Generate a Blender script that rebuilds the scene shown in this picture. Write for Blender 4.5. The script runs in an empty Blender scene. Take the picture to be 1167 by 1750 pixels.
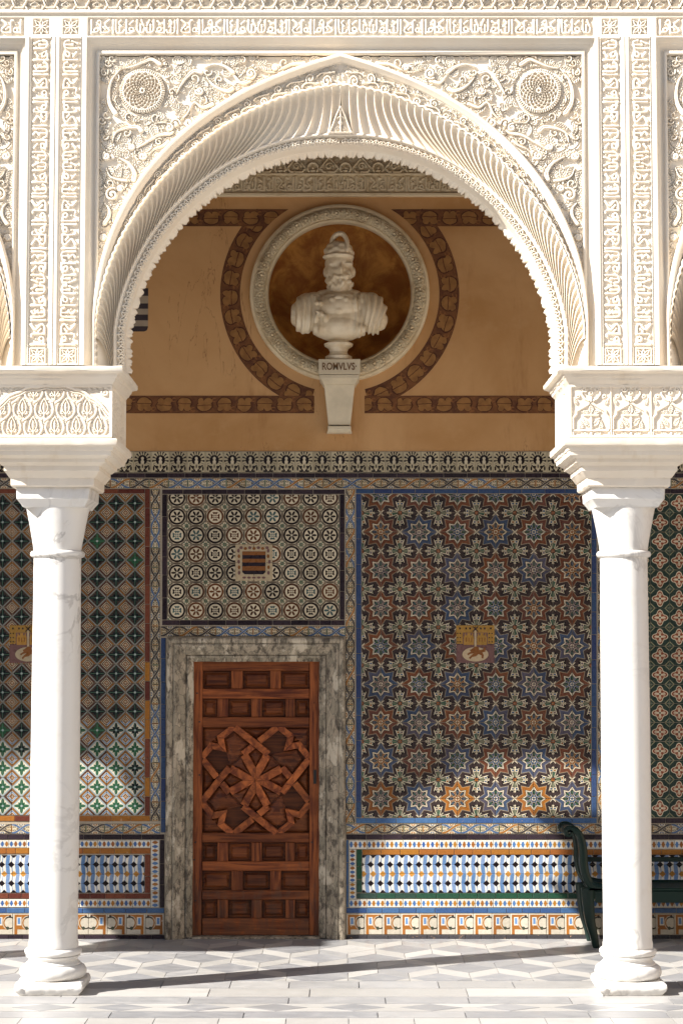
import bpy, bmesh, math, random
import numpy as np
from mathutils import Vector, Matrix

# ------------------------------------------------------------------ camera, sky, sun, exposure
SC = bpy.context.scene
COL = SC.collection
FPX, CX, CY = 3300.0, 583.5, 875.0          # focal length and centre of the photograph, in its pixels
PITCH = math.atan(240.0 / FPX)
CAMX, CAMZ = 0.006, 2.243
YF, YC, YW = 12.70, 13.02, 15.35            # arcade face, column axis, tiled wall face
BAY = 3.82
cam_d = bpy.data.cameras.new('camera')
cam = bpy.data.objects.new('camera', cam_d); COL.objects.link(cam)
cam.location = (CAMX, 0, CAMZ)
cam.rotation_euler = (math.pi/2 + PITCH, 0, 0)
cam_d.sensor_fit = 'HORIZONTAL'; cam_d.sensor_width = 36.0
cam_d.lens = 36.0 * FPX / 1167.0
cam_d.clip_start = 0.1; cam_d.clip_end = 500
SC.camera = cam

SUN_EL, SUN_RATIO = math.radians(35.9), 2.12
hx, hy = SUN_RATIO/math.hypot(SUN_RATIO, 1), 1/math.hypot(SUN_RATIO, 1)
sun_dir = Vector((hx*math.cos(SUN_EL), hy*math.cos(SUN_EL), -math.sin(SUN_EL)))
sun_d = bpy.data.lights.new('sun', 'SUN'); sun_d.energy = 4.8; sun_d.angle = math.radians(0.55)
sun_d.color = (1.0, 0.965, 0.91)
sun = bpy.data.objects.new('sun', sun_d); COL.objects.link(sun)
sun.location = (-8, 2, 12)
sun.rotation_euler = sun_dir.to_track_quat('-Z', 'Y').to_euler()
world = bpy.data.worlds.new('World'); SC.world = world; world.use_nodes = True
wn = world.node_tree
sky = wn.nodes.new('ShaderNodeTexSky'); sky.sky_type = 'NISHITA'; sky.sun_disc = False
sky.sun_elevation = SUN_EL; sky.sun_rotation = math.atan2(-hx, -hy)
sky.air_density = 1.0; sky.dust_density = 1.5; sky.ozone_density = 1.0
bg = wn.nodes['Background']; bg.inputs['Strength'].default_value = 0.06
wn.links.new(sky.outputs['Color'], bg.inputs['Color'])
SC.view_settings.view_transform = 'Standard'; SC.view_settings.look = 'None'
SC.view_settings.exposure = 1.45; SC.view_settings.gamma = 1.0
SC.view_settings.use_curve_mapping = False
SC.render.engine = 'CYCLES'
SC.cycles.max_bounces = 8; SC.cycles.diffuse_bounces = 5; SC.cycles.glossy_bounces = 3

# ------------------------------------------------------------------ measuring helpers
rnd = random.Random(7)
CP, SP = math.cos(PITCH), math.sin(PITCH)
def on_y(px, py, y):
    """point of the plane at depth y that the photograph shows at (px, py): its X and Z"""
    a, b = px - CX, CY - py
    dy, dz = FPX*CP - b*SP, FPX*SP + b*CP
    t = y/dy
    return CAMX + a*t, CAMZ + dz*t
def on_floor(px, py):
    a, b = px - CX, CY - py
    dy, dz = FPX*CP - b*SP, FPX*SP + b*CP
    t = -CAMZ/dz
    return CAMX + a*t, dy*t
def F(px, py): return on_y(px, py, YF)
def W(px, py): return on_y(px, py, YW)
def WX(px, py=1100): return W(px, py)[0]
def WZ(py): return W(583, py)[1]
def FX(px, py=400): return F(px, py)[0]
def FZ(py): return F(583, py)[1]
K = 257.0                                    # arcade: nominal pixels per metre

# ------------------------------------------------------------------ object helpers
def link(o, parent=None):
    COL.objects.link(o)
    if parent is not None:
        o.parent = parent
        o.matrix_parent_inverse = Matrix.Translation(-Vector(ROOT_AT.get(parent.name, (0, 0, 0))))
    return o
ROOT_AT = {}
def tag(o, label=None, cat=None, group=None, kind=None):
    if label: o['label'] = label
    if cat: o['category'] = cat
    if group: o['group'] = group
    if kind: o['kind'] = kind
    return o
def thing(name, loc, label=None, cat=None, group=None, kind=None):
    o = bpy.data.objects.new(name, None); COL.objects.link(o)
    o.location = loc; o.empty_display_size = 0.1
    ROOT_AT[o.name] = tuple(loc)
    return tag(o, label, cat, group, kind or 'thing')
def part_empty(name, parent):
    o = bpy.data.objects.new(name, None); o.empty_display_size = 0.05
    link(o, parent)
    return o
def make_mesh(name, verts, faces, mat=None, uvs=None, smooth=False):
    me = bpy.data.meshes.new(name)
    me.from_pydata([tuple(v) for v in verts], [], [tuple(f) for f in faces])
    if uvs is not None:
        lay = me.uv_layers.new(name='UVMap')
        buf = np.empty(len(me.loops)*2, np.float32)
        vi = np.empty(len(me.loops), np.int32); me.loops.foreach_get('vertex_index', vi)
        uv = np.asarray(uvs, np.float32)
        buf[0::2] = uv[vi, 0]; buf[1::2] = uv[vi, 1]
        lay.data.foreach_set('uv', buf)
    if smooth: me.polygons.foreach_set('use_smooth', [True]*len(me.polygons))
    if mat: me.materials.append(mat)
    me.update()
    return me
def obj(name, me, parent=None, loc=(0, 0, 0)):
    o = bpy.data.objects.new(name, me); o.location = loc
    return link(o, parent)
def grid_mesh(name, P, mat, mask=None, smooth=True, uv=None, flip=False):
    """P: (ny, nx, 3) array of points; mask: (ny-1, nx-1) cells to keep"""
    ny, nx = P.shape[:2]
    idx = np.arange(ny*nx).reshape(ny, nx)
    q = np.stack([idx[:-1, :-1], idx[:-1, 1:], idx[1:, 1:], idx[1:, :-1]], -1)
    if flip: q = q[..., ::-1]
    q = q[mask] if mask is not None else q.reshape(-1, 4)
    q = q.reshape(-1, 4)
    used = np.unique(q)
    remap = np.zeros(ny*nx, np.int64); remap[used] = np.arange(len(used))
    q = remap[q]; V = P.reshape(-1, 3)[used]
    me = bpy.data.meshes.new(name)
    me.vertices.add(len(V)); me.vertices.foreach_set('co', V.astype(np.float32).ravel())
    n = len(q)
    me.loops.add(n*4); me.loops.foreach_set('vertex_index', q.astype(np.int32).ravel())
    me.polygons.add(n); me.polygons.foreach_set('loop_start', np.arange(0, n*4, 4, dtype=np.int32))
    me.polygons.foreach_set('loop_total', np.full(n, 4, np.int32))
    if smooth: me.polygons.foreach_set('use_smooth', np.ones(n, bool))
    if uv is not None:
        U = uv.reshape(-1, 2)[used][q.ravel()]
        me.uv_layers.new(name='UVMap').data.foreach_set('uv', U.astype(np.float32).ravel())
    me.update(calc_edges=True); me.validate()
    if mat: me.materials.append(mat)
    return me
def box_verts(x0, x1, y0, y1, z0, z1):
    v = [(x, y, z) for x in (x0, x1) for y in (y0, y1) for z in (z0, z1)]
    f = [(0, 1, 3, 2), (4, 6, 7, 5), (0, 4, 5, 1), (2, 3, 7, 6), (0, 2, 6, 4), (1, 5, 7, 3)]
    return v, f
def box(name, x0, x1, y0, y1, z0, z1, mat, parent=None, bev=0.0, seg=1):
    v, f = box_verts(x0, x1, y0, y1, z0, z1)
    if bev > 0:
        bm = bmesh.new()
        vs = [bm.verts.new(p) for p in v]
        for q in f: bm.faces.new([vs[i] for i in q])
        bmesh.ops.recalc_face_normals(bm, faces=bm.faces)
        bmesh.ops.bevel(bm, geom=bm.edges[:], offset=bev, segments=seg, profile=0.6, affect='EDGES')
        me = bpy.data.meshes.new(name); bm.to_mesh(me); bm.free(); me.materials.append(mat)
    else:
        me = make_mesh(name, v, f, mat)
    return obj(name, me, parent)
def prism_mesh(name, poly, y0, y1, mat, bev=0.0, seg=1):
    """polygon in X, Z pushed from depth y0 (front) to y1 (back)"""
    n = len(poly)
    bm = bmesh.new()
    a = [bm.verts.new((p[0], y0, p[1])) for p in poly]
    b = [bm.verts.new((p[0], y1, p[1])) for p in poly]
    bm.faces.new(a); bm.faces.new(b[::-1])
    for i in range(n):
        j = (i+1) % n
        bm.faces.new((a[i], b[i], b[j], a[j]))
    bmesh.ops.recalc_face_normals(bm, faces=bm.faces)
    if bev > 0:
        es = [e for e in bm.edges if all(abs(v.co.y-y0) < 1e-6 for v in e.verts)]
        bmesh.ops.bevel(bm, geom=es, offset=bev, segments=seg, profile=0.6, affect='EDGES')
    me = bpy.data.meshes.new(name); bm.to_mesh(me); bm.free()
    me.materials.append(mat)
    return me
def lathe_mesh(name, prof, mat, n=56, centre=(0, 0), wob=None):
    V, Fc = [], []
    for k, (r, z) in enumerate(prof):
        for i in range(n):
            a = 2*math.pi*i/n
            rr = r + (wob(a, z) if wob else 0)
            V.append((centre[0]+rr*math.cos(a), centre[1]+rr*math.sin(a), z))
    for k in range(len(prof)-1):
        for i in range(n):
            j = (i+1) % n
            Fc.append((k*n+i, k*n+j, (k+1)*n+j, (k+1)*n+i))
    Fc.append(tuple(range(n))[::-1]); Fc.append(tuple((len(prof)-1)*n+i for i in range(n)))
    me = make_mesh(name, V, Fc, mat, smooth=True)
    sharp_by_angle(me, 35)
    return me
def sharp_by_angle(me, deg):
    try: me.set_sharp_from_angle(angle=math.radians(deg))
    except Exception: pass
def square_lathe(name, prof, mat, cx, cy, seg=26, wear=0.0022):
    """profile of (half width, z) carried round a square with mitred corners; the edges are a little worn"""
    n = seg*4; V, Fc = [], []; rw = np.random.RandomState(len(prof)*7+3)
    sm = lambda a: (np.roll(a, 1)+2*a+np.roll(a, -1))/4
    for k, (h, z) in enumerate(prof):
        w1 = sm(rw.uniform(-1, 1, n))*wear; w2 = sm(rw.uniform(-1, 1, n))*wear*0.8
        ch = np.where(rw.uniform(0, 1, n) < 0.03, rw.uniform(0.3, 1, n)*wear*3.2, 0)
        if k in (0, len(prof)-1): w1 = w2 = ch = w1*0
        for i in range(n):
            side, t = divmod(i, seg); a = -1+2*t/seg
            c = 0.0035 if t == 0 else 0.0
            hh = h+w1[i]-ch[i]
            x, y = [(a*h, -hh), (hh, a*h), (-a*h, hh), (-hh, -a*h)][side]
            if t == 0: x, y = x*(1-c/h), y*(1-c/h)
            V.append((cx+x, cy+y, z+w2[i]))
    for k in range(len(prof)-1):
        for i in range(n):
            j = (i+1) % n; Fc.append((k*n+i, k*n+j, (k+1)*n+j, (k+1)*n+i))
    Fc.append(tuple(range(n))[::-1]); m = (len(prof)-1)*n; Fc.append(tuple(m+i for i in range(n)))
    me = make_mesh(name, V, Fc, mat, smooth=True); sharp_by_angle(me, 32)
    return me
def sweep_mesh(name, path, sect, mat, closed=False, smooth=True):
    """path: list of (point, normal_a, normal_b); sect: list of (a, b) offsets along the two normals"""
    P = np.array([[np.array(p)+a*np.array(na)+b*np.array(nb) for (a, b) in sect] for p, na, nb in path])
    return grid_mesh(name, P, mat, smooth=smooth)
# ------------------------------------------------------------------ node maths written as expressions
class S:
    """one node socket with arithmetic"""
    def __init__(s, nb, sock): s.nb, s.k = nb, sock
    def _m(s, op, *a): return s.nb.m(op, s, *a)
    def __add__(s, o): return s._m('ADD', o)
    __radd__ = __add__
    def __sub__(s, o): return s._m('SUBTRACT', o)
    def __rsub__(s, o): return s.nb.m('SUBTRACT', o, s)
    def __mul__(s, o): return s._m('MULTIPLY', o)
    __rmul__ = __mul__
    def __truediv__(s, o): return s._m('DIVIDE', o)
    def __lt__(s, o): return s._m('LESS_THAN', o)
    def __gt__(s, o): return s._m('GREATER_THAN', o)
    def __and__(s, o): return s._m('MULTIPLY', o)
    def __or__(s, o): return s._m('MAXIMUM', o)
    def __neg__(s): return s*-1.0
    def abs(s): return s._m('ABSOLUTE')
    def fract(s): return s._m('FRACT')
    def floor(s): return s._m('FLOOR')
    def sq(s): return s*s
    def sqrt(s): return s._m('SQRT')
    def sin(s): return s._m('SINE')
    def cos(s): return s._m('COSINE')
    def mod(s, o): return s._m('FLOORED_MODULO', o)
    def mn(s, o): return s._m('MINIMUM', o)
    def mx(s, o): return s._m('MAXIMUM', o)
    def between(s, a, b): return (s > a) & (s < b)
class NB:
    def __init__(s, name):
        s.mat = bpy.data.materials.new(name); s.mat.use_nodes = True
        s.nt = s.mat.node_tree; s.bsdf = s.nt.nodes['Principled BSDF']
    def n(s, t): return s.nt.nodes.new(t)
    def put(s, inp, v):
        if isinstance(v, S): s.nt.links.new(v.k, inp)
        elif isinstance(v, tuple): inp.default_value = v if len(v) == 4 else (*v, 1.0)
        else: inp.default_value = v
    def m(s, op, *a):
        nd = s.n('ShaderNodeMath'); nd.operation = op
        for i, v in enumerate(a): s.put(nd.inputs[i], v)
        return S(s, nd.outputs[0])
    def atan2(s, a, b): return s.m('ARCTAN2', a, b)
    def length(s, x, y): return (x*x + y*y).sqrt()
    def mix(s, fac, a, b, blend='MIX'):
        nd = s.n('ShaderNodeMix'); nd.data_type = 'RGBA'; nd.blend_type = blend
        s.put(nd.inputs[0], fac); s.put(nd.inputs[6], a); s.put(nd.inputs[7], b)
        return S(s, nd.outputs[2])
    def uv(s):
        t = s.n('ShaderNodeTexCoord'); x = s.n('ShaderNodeSeparateXYZ')
        s.nt.links.new(t.outputs['UV'], x.inputs[0])
        return S(s, x.outputs[0]), S(s, x.outputs[1])
    def coord(s, kind='Object', scale=(1, 1, 1), world=False):
        if world:
            t = s.n('ShaderNodeNewGeometry'); o = t.outputs['Position']
        else:
            t = s.n('ShaderNodeTexCoord'); o = t.outputs[kind]
        mp = s.n('ShaderNodeMapping'); s.nt.links.new(o, mp.inputs[0])
        mp.inputs['Scale'].default_value = scale
        return S(s, mp.outputs[0])
    def noise(s, vec, scale, detail=4, rough=0.55, dist=0.0, color=False):
        nd = s.n('ShaderNodeTexNoise'); s.put(nd.inputs['Vector'], vec)
        nd.inputs['Scale'].default_value = scale; nd.inputs['Detail'].default_value = detail
        nd.inputs['Roughness'].default_value = rough; nd.inputs['Distortion'].default_value = dist
        return S(s, nd.outputs[1 if color else 0])
    def voronoi(s, vec, scale, feature='F1', out=0):
        nd = s.n('ShaderNodeTexVoronoi'); nd.feature = feature; s.put(nd.inputs['Vector'], vec)
        nd.inputs['Scale'].default_value = scale
        return S(s, nd.outputs[out])
    def ramp(s, x, a, b, lo=0.0, hi=1.0):
        nd = s.n('ShaderNodeMapRange'); nd.clamp = True; nd.interpolation_type = 'SMOOTHSTEP'
        s.put(nd.inputs[0], x); s.put(nd.inputs[1], a); s.put(nd.inputs[2], b)
        s.put(nd.inputs[3], lo); s.put(nd.inputs[4], hi)
        return S(s, nd.outputs[0])
    def info(s):
        nd = s.n('ShaderNodeObjectInfo'); sp = s.n('ShaderNodeSeparateXYZ')
        s.nt.links.new(nd.outputs['Color'], sp.inputs[0])
        return S(s, nd.outputs['Random']), S(s, sp.outputs[0]), S(s, sp.outputs[1]), S(s, sp.outputs[2])
    def scale(s, col, f):
        nd = s.n('ShaderNodeMix'); nd.data_type = 'RGBA'; nd.blend_type = 'MULTIPLY'
        nd.inputs[0].default_value = 1.0
        cb = s.n('ShaderNodeCombineColor')
        for i in range(3): s.put(cb.inputs[i], f)
        s.put(nd.inputs[6], col); s.nt.links.new(cb.outputs[0], nd.inputs[7])
        return S(s, nd.outputs[2])
    def out(s, col, rough=0.5, bump=None, bstr=0.3, bdist=0.01, spec=0.5, coat=0.0, sub=0.0):
        b = s.bsdf
        s.put(b.inputs['Base Color'], col); s.put(b.inputs['Roughness'], rough)
        s.put(b.inputs['Specular IOR Level'], spec)
        if bump is not None:
            nd = s.n('ShaderNodeBump'); nd.inputs['Strength'].default_value = bstr
            nd.inputs['Distance'].default_value = bdist
            s.put(nd.inputs['Height'], bump); s.nt.links.new(nd.outputs[0], b.inputs['Normal'])
        if coat: b.inputs['Coat Weight'].default_value = coat; b.inputs['Coat Roughness'].default_value = 0.15
        return s.mat

CREAM, WHITE = (0.66, 0.57, 0.41), (0.76, 0.72, 0.63)
BLUE, DBLUE = (0.08, 0.19, 0.40), (0.045, 0.095, 0.26)
BLACK, BROWN = (0.012, 0.007, 0.009), (0.13, 0.042, 0.030)
ORANGE, GREEN = (0.50, 0.20, 0.030), (0.025, 0.12, 0.055)
PALE = (0.36, 0.42, 0.40)

# ---- plain surfaces
def m_plaster_carved():
    nb = NB('carved_plaster'); w = nb.coord(world=True)
    a = nb.noise(w, 2.2, 5, 0.6); b = nb.noise(w, 26, 4, 0.6)
    c = nb.mix(nb.ramp(a, 0.35, 0.7), (0.79, 0.715, 0.60), (0.76, 0.66, 0.53))
    c = nb.mix(nb.ramp(b, 0.55, 0.8, 0, 0.5), c, (0.80, 0.745, 0.655))
    return nb.out(c, 0.85, b, 0.25, 0.004, spec=0.2)
def m_limestone():
    nb = NB('pale_limestone'); w = nb.coord(world=True)
    a = nb.noise(w, 1.6, 5, 0.6); b = nb.noise(w, 45, 3, 0.6)
    st = nb.noise(nb.coord(world=True, scale=(9, 9, 0.7)), 1.0, 4, 0.6)
    c = nb.mix(nb.ramp(a, 0.35, 0.7), (0.72, 0.655, 0.56), (0.68, 0.60, 0.495))
    c = nb.mix(nb.ramp(st, 0.56, 0.75, 0, 0.35), c, (0.55, 0.44, 0.30))
    return nb.out(c, 0.75, b, 0.2, 0.003, spec=0.25)
def m_marble_white():
    nb = NB('white_marble'); w = nb.coord(world=True)
    d = nb.noise(w, 1.7, 5, 0.6, 1.2)
    v = nb.ramp((d-0.5).abs(), 0.0, 0.035, 1, 0)
    big = nb.noise(w, 0.9, 3, 0.5)
    v = v*nb.ramp(big, 0.42, 0.62)
    c = nb.mix(v*0.75, (0.68, 0.66, 0.625), (0.40, 0.38, 0.36))
    dirt = nb.ramp(nb.noise(w, 5.5, 5, 0.65), 0.52, 0.78, 0, 0.45)
    c = nb.mix(dirt, c, (0.58, 0.52, 0.44))
    return nb.out(c, 0.42, nb.noise(w, 60, 3), 0.12, 0.003, spec=0.4)
def m_marble_tile():
    nb = NB('floor_marble'); w = nb.coord(world=True)
    r, o1, o2, o3 = nb.info()
    v = nb.noise(nb.coord(world=True, scale=(2.5, 6, 1)), 2.0, 6, 0.65, 0.8)
    base = nb.mix(o1, (0.41, 0.395, 0.37), (0.245, 0.245, 0.252))
    c = nb.mix(nb.ramp(v, 0.42, 0.72, 0, 0.35), base, (0.44, 0.42, 0.41))
    c = nb.scale(c, r*0.22+0.86)
    wear = nb.ramp(nb.noise(w, 7, 5, 0.7), 0.55, 0.8, 0, 0.3)
    c = nb.mix(wear, c, (0.38, 0.34, 0.29))
    return nb.out(c, nb.ramp(v, 0.3, 0.8, 0.28, 0.5), nb.noise(w, 40, 4), 0.08, 0.002, spec=0.35)
def m_grout(name, col):
    nb = NB(name); w = nb.coord(world=True)
    a = nb.noise(w, 30, 4, 0.7)
    return nb.out(nb.scale(nb.mix(a, col, tuple(x*0.6 for x in col)), 1.0), 0.9, a, 0.4, 0.004, spec=0.1)
def m_ochre():
    nb = NB('ochre_plaster'); w = nb.coord(world=True)
    a = nb.noise(w, 0.9, 6, 0.62, 0.4); b = nb.noise(w, 5, 5, 0.65); g = nb.noise(w, 60, 3)
    c = nb.mix(nb.ramp(a, 0.32, 0.70), (0.53, 0.31, 0.14), (0.40, 0.21, 0.078))
    c = nb.mix(nb.ramp(b, 0.53, 0.75, 0, 0.5), c, (0.50, 0.30, 0.14))
    x = nb.coord(world=True, scale=(1, 1, 0.22))
    st = nb.noise(x, 3.5, 5, 0.7)
    c = nb.mix(nb.ramp(st, 0.55, 0.75, 0, 0.5), c, (0.25, 0.11, 0.035))
    ck = nb.noise(nb.coord(world=True, scale=(3.2, 1, 0.55)), 0.8, 6, 0.6, 0.6)
    crack = nb.ramp((ck-0.5).abs(), 0.0, 0.0035, 1, 0)*nb.ramp(nb.noise(w, 0.8, 2), 0.50, 0.56)
    c = nb.mix(crack*0.6, c, (0.14, 0.06, 0.025))
    return nb.out(c, 0.8, g, 0.15, 0.003, spec=0.2)
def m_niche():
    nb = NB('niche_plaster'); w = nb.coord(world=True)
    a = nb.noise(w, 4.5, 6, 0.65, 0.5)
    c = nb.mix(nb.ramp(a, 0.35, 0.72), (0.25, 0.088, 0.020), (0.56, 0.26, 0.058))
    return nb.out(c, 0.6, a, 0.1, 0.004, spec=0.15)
def m_doorframe():
    nb = NB('brecciated_marble'); w = nb.coord(world=True, scale=(1.15, 1, 0.5))
    warp = nb.noise(w, 3.0, 4, 0.6, color=True)
    wv = nb.mix(0.16, w, warp, 'ADD')
    cell = nb.voronoi(wv, 20, 'F1', 1)
    ed = nb.voronoi(wv, 20, 'DISTANCE_TO_EDGE', 0)
    sp = nb.n('ShaderNodeSeparateColor'); nb.nt.links.new(cell.k, sp.inputs[0])
    t = S(nb, sp.outputs[0])
    c = nb.mix(t, (0.42, 0.35, 0.26), (0.26, 0.225, 0.165))
    c = nb.mix(nb.ramp(nb.noise(w, 19, 7, 0.78), 0.38, 0.54), (0.075, 0.060, 0.045), c)
    c = nb.mix(nb.ramp(ed, 0.0, 0.05, 0.75, 0), c, (0.10, 0.085, 0.065))
    c = nb.mix(nb.ramp(nb.noise(w, 6, 5, 0.7), 0.54, 0.60, 0, 0.85), c, (0.56, 0.49, 0.38))
    return nb.out(c, 0.55, nb.noise(w, 30, 5, 0.7), 0.4, 0.008, spec=0.3)
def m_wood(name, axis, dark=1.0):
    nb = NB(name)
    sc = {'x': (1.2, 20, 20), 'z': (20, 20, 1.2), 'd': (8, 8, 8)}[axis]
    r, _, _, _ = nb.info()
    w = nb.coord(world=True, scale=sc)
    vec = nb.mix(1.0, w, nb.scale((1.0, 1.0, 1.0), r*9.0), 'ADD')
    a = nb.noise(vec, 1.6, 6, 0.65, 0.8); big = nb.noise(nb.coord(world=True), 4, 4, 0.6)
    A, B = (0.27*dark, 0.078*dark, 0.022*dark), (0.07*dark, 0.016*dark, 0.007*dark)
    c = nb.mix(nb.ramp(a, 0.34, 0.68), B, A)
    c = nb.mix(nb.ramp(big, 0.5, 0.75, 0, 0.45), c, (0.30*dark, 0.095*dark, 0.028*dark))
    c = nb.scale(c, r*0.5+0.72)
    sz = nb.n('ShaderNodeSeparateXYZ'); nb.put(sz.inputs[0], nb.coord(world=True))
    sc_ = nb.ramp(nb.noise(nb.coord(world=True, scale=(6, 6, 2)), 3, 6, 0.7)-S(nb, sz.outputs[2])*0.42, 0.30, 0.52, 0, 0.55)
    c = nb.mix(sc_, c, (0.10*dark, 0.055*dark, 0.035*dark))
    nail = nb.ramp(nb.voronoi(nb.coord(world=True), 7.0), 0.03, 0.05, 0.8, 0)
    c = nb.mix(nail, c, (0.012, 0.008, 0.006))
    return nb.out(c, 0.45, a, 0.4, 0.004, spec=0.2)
def m_plain(name, col, rough=0.5, var=0.25, spec=0.4, sc=8):
    nb = NB(name); w = nb.coord(world=True)
    a = nb.noise(w, sc, 5, 0.6)
    c = nb.mix(nb.ramp(a, 0.3, 0.75), col, tuple(x*(1-var) for x in col))
    return nb.out(c, rough, nb.noise(w, sc*6, 3), 0.12, 0.003, spec=spec)
def m_bust():
    nb = NB('aged_white_marble'); w = nb.coord(world=True)
    a = nb.noise(w, 7, 5, 0.6)
    c = nb.mix(nb.ramp(a, 0.4, 0.75), (0.70, 0.60, 0.44), (0.55, 0.43, 0.27))
    return nb.out(c, 0.35, nb.noise(w, 70, 3), 0.1, 0.002, spec=0.45)
def m_gilt():
    nb = NB('aged_roundel_plaster'); w = nb.coord(world=True)
    a = nb.noise(w, 6, 5, 0.6)
    c = nb.mix(nb.ramp(a, 0.4, 0.75), (0.66, 0.55, 0.37), (0.52, 0.40, 0.24))
    return nb.out(c, 0.7, nb.noise(w, 50, 3), 0.2, 0.003, spec=0.2)

# ---- glazed tiles: every pattern is arithmetic on the tile's own 0..1 coordinates
def glaze(nb, c, chip=0.30, wear=(0.44, 0.27, 0.16)):
    r, _, _, _ = nb.info(); w = nb.coord(world=True)
    c = nb.scale(c, r*0.24+0.65)
    mot = nb.noise(w, 38, 4, 0.7)
    c = nb.scale(c, mot*0.55+0.72)
    ch = nb.ramp(nb.noise(w, 17, 6, 0.72), 0.74-chip*0.25, 0.78-chip*0.25, 0, 0.85)
    c = nb.mix(ch, c, wear)
    rg = nb.ramp(mot, 0.3, 0.8, 0.22, 0.5)
    return nb.out(c, rg, nb.noise(w, 24, 3), 0.18, 0.004, spec=0.2)
def m_flat_tile(name, col, col2=None, chip=0.3):
    nb = NB(name); r, _, _, _ = nb.info()
    c = nb.mix(r, col, col2 or tuple(x*0.7 for x in col))
    return glaze(nb, c, chip)
def m_star_tile():
    nb = NB('star_tile_glaze'); u, v = nb.uv(); rr, o1, o2, o3 = nb.info()
    th = nb.atan2(v, u); r = nb.length(u, v); e = math.radians(22.5)
    a = ((th+e).mod(2*e)-e).abs(); p, q = r*a.cos(), r*a.sin()
    d = (p-0.60)*0.5535 + q*0.833
    ground = nb.mix(o1, (0.165, 0.058, 0.030), (0.055, 0.082, 0.14))
    ground = nb.mix(o3, ground, (0.46, 0.175, 0.025))  # o3 paints the brown ground orange, as it looks in sun
    c = nb.mix(d.between(0.095, 0.115), ground, nb.mix(0.6, ground, BLACK))
    c = nb.mix(d > 0.185, c, (0.045, 0.030, 0.028)); c = nb.mix(d.between(0.185, 0.210), c, (0.34, 0.28, 0.19))
    # cross flower at the far corner: four tulip arms outlined in cream
    x, y = 1.0-u, 1.0-v
    A, B = x.mx(y), x.mn(y)
    alt = nb.mix(o2, (0.05, 0.11, 0.21), (0.36, 0.125, 0.02))
    edge = B-(A*0.30+0.03)
    arm = (edge < 0.0) & (A < 0.60)
    c = nb.mix((edge < 0.045) & (A < 0.66), c, BLACK)
    c = nb.mix((edge.abs() < 0.017) & A.between(0.10, 0.61), c, CREAM)
    c = nb.mix(arm & (edge < -0.02), c, (0.016, 0.022, 0.020))
    cr = nb.length(A-0.48, B-0.085)
    c = nb.mix((cr-0.072).abs() < 0.015, c, CREAM); c = nb.mix(cr < 0.040, c, alt)
    lf = ((A-0.27)/0.13).sq() + ((B-0.03)/0.045).sq()
    c = nb.mix(lf < 1.0, c, nb.mix(o2, (0.20, 0.20, 0.13), (0.06, 0.13, 0.08)))
    c = nb.mix((B < 0.02) & A.between(0.42, 0.62), c, CREAM)
    c = nb.mix(((A-0.64)/0.045).sq()+(B/0.05).sq() < 1.0, c, CREAM)
    c = nb.mix(((A-B) < 0.04) & A.between(0.12, 0.26), c, (0.45, 0.42, 0.29))
    c = nb.mix(A < 0.07, c, nb.mix(o3, (0.30, 0.085, 0.022), (0.44, 0.20, 0.03)))
    # crossing of the lines between two stars
    k1 = (nb.m('ABSOLUTE', (u-1.0))-v).abs().mn((nb.m('ABSOLUTE', (v-1.0))-u).abs())
    c = nb.mix((k1 < 0.030) & (A.between(0.80, 1.1)) & (B < 0.14), c, CREAM)
    # the star
    c = nb.mix(d < 0.040, c, BLACK); c = nb.mix(d < 0.012, c, CREAM)
    c1 = nb.mix(r < 2.0, alt, nb.mix(0.35, alt, BLACK))
    pet = ((p-0.335)/0.15).sq() + (q/0.072).sq()
    c1 = nb.mix(pet < 1.32, c1, CREAM); c1 = nb.mix(pet < 1.0, c1, BLACK)
    c1 = nb.mix(pet < 0.30, c1, nb.mix(o2, (0.03, 0.10, 0.06), (0.07, 0.10, 0.15)))
    c1 = nb.mix((q > p*0.33) & (r < 0.30), c1, nb.mix(0.5, alt, BLACK))
    c1 = nb.mix(r < 0.095, c1, CREAM); c1 = nb.mix(r < 0.055, c1, alt)
    c = nb.mix(d < -0.026, c, c1)
    return glaze(nb, c, 0.03)
def m_circle_tile():
    nb = NB('circle_tile_glaze'); u, v = nb.uv(); rr, o1, o2, o3 = nb.info()
    x, y = u-0.5, v-0.5; r = nb.length(x, y); th = nb.atan2(y, x)
    ink = nb.mix(o2, (0.016, 0.009, 0.008), (0.13, 0.045, 0.016))
    oc = x.abs().mx(y.abs()).mx((x.abs()+y.abs())*0.7071)
    c = nb.mix(oc > 0.462, CREAM, (0.08, 0.05, 0.03))
    cm = (0.5-x.abs())+(0.5-y.abs())
    c = nb.mix(cm < 0.30, c, CREAM); c = nb.mix(cm.between(0.22, 0.28), c, ink)
    c = nb.mix(cm < 0.10, c, ink)
    c = nb.mix((((0.5-x.abs())-(0.5-y.abs())).abs() < 0.03) & (cm < 0.22), c, (0.10, 0.20, 0.12))
    c = nb.mix(r < 0.452, c, ink); c = nb.mix(r < 0.345, c, CREAM)
    f6 = (th*3.0).cos().abs(); f8 = (th*2.0).sin().abs()
    pet6 = (r < f6*0.31+0.005) & (r > 0.06)
    pet8 = ((r-0.19).abs() < 0.03+f8*0.05) & (f8 < 0.92) | ((r < 0.10) & (f8 > 0.5))
    c = nb.mix(nb.mix(o1, pet6, pet8), c, nb.mix(o3, ink, (0.05, 0.10, 0.10)))
    c = nb.mix(r < 0.04, c, (0.60, 0.55, 0.42))
    return glaze(nb, c, 0.05, (0.40, 0.27, 0.16))
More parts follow.
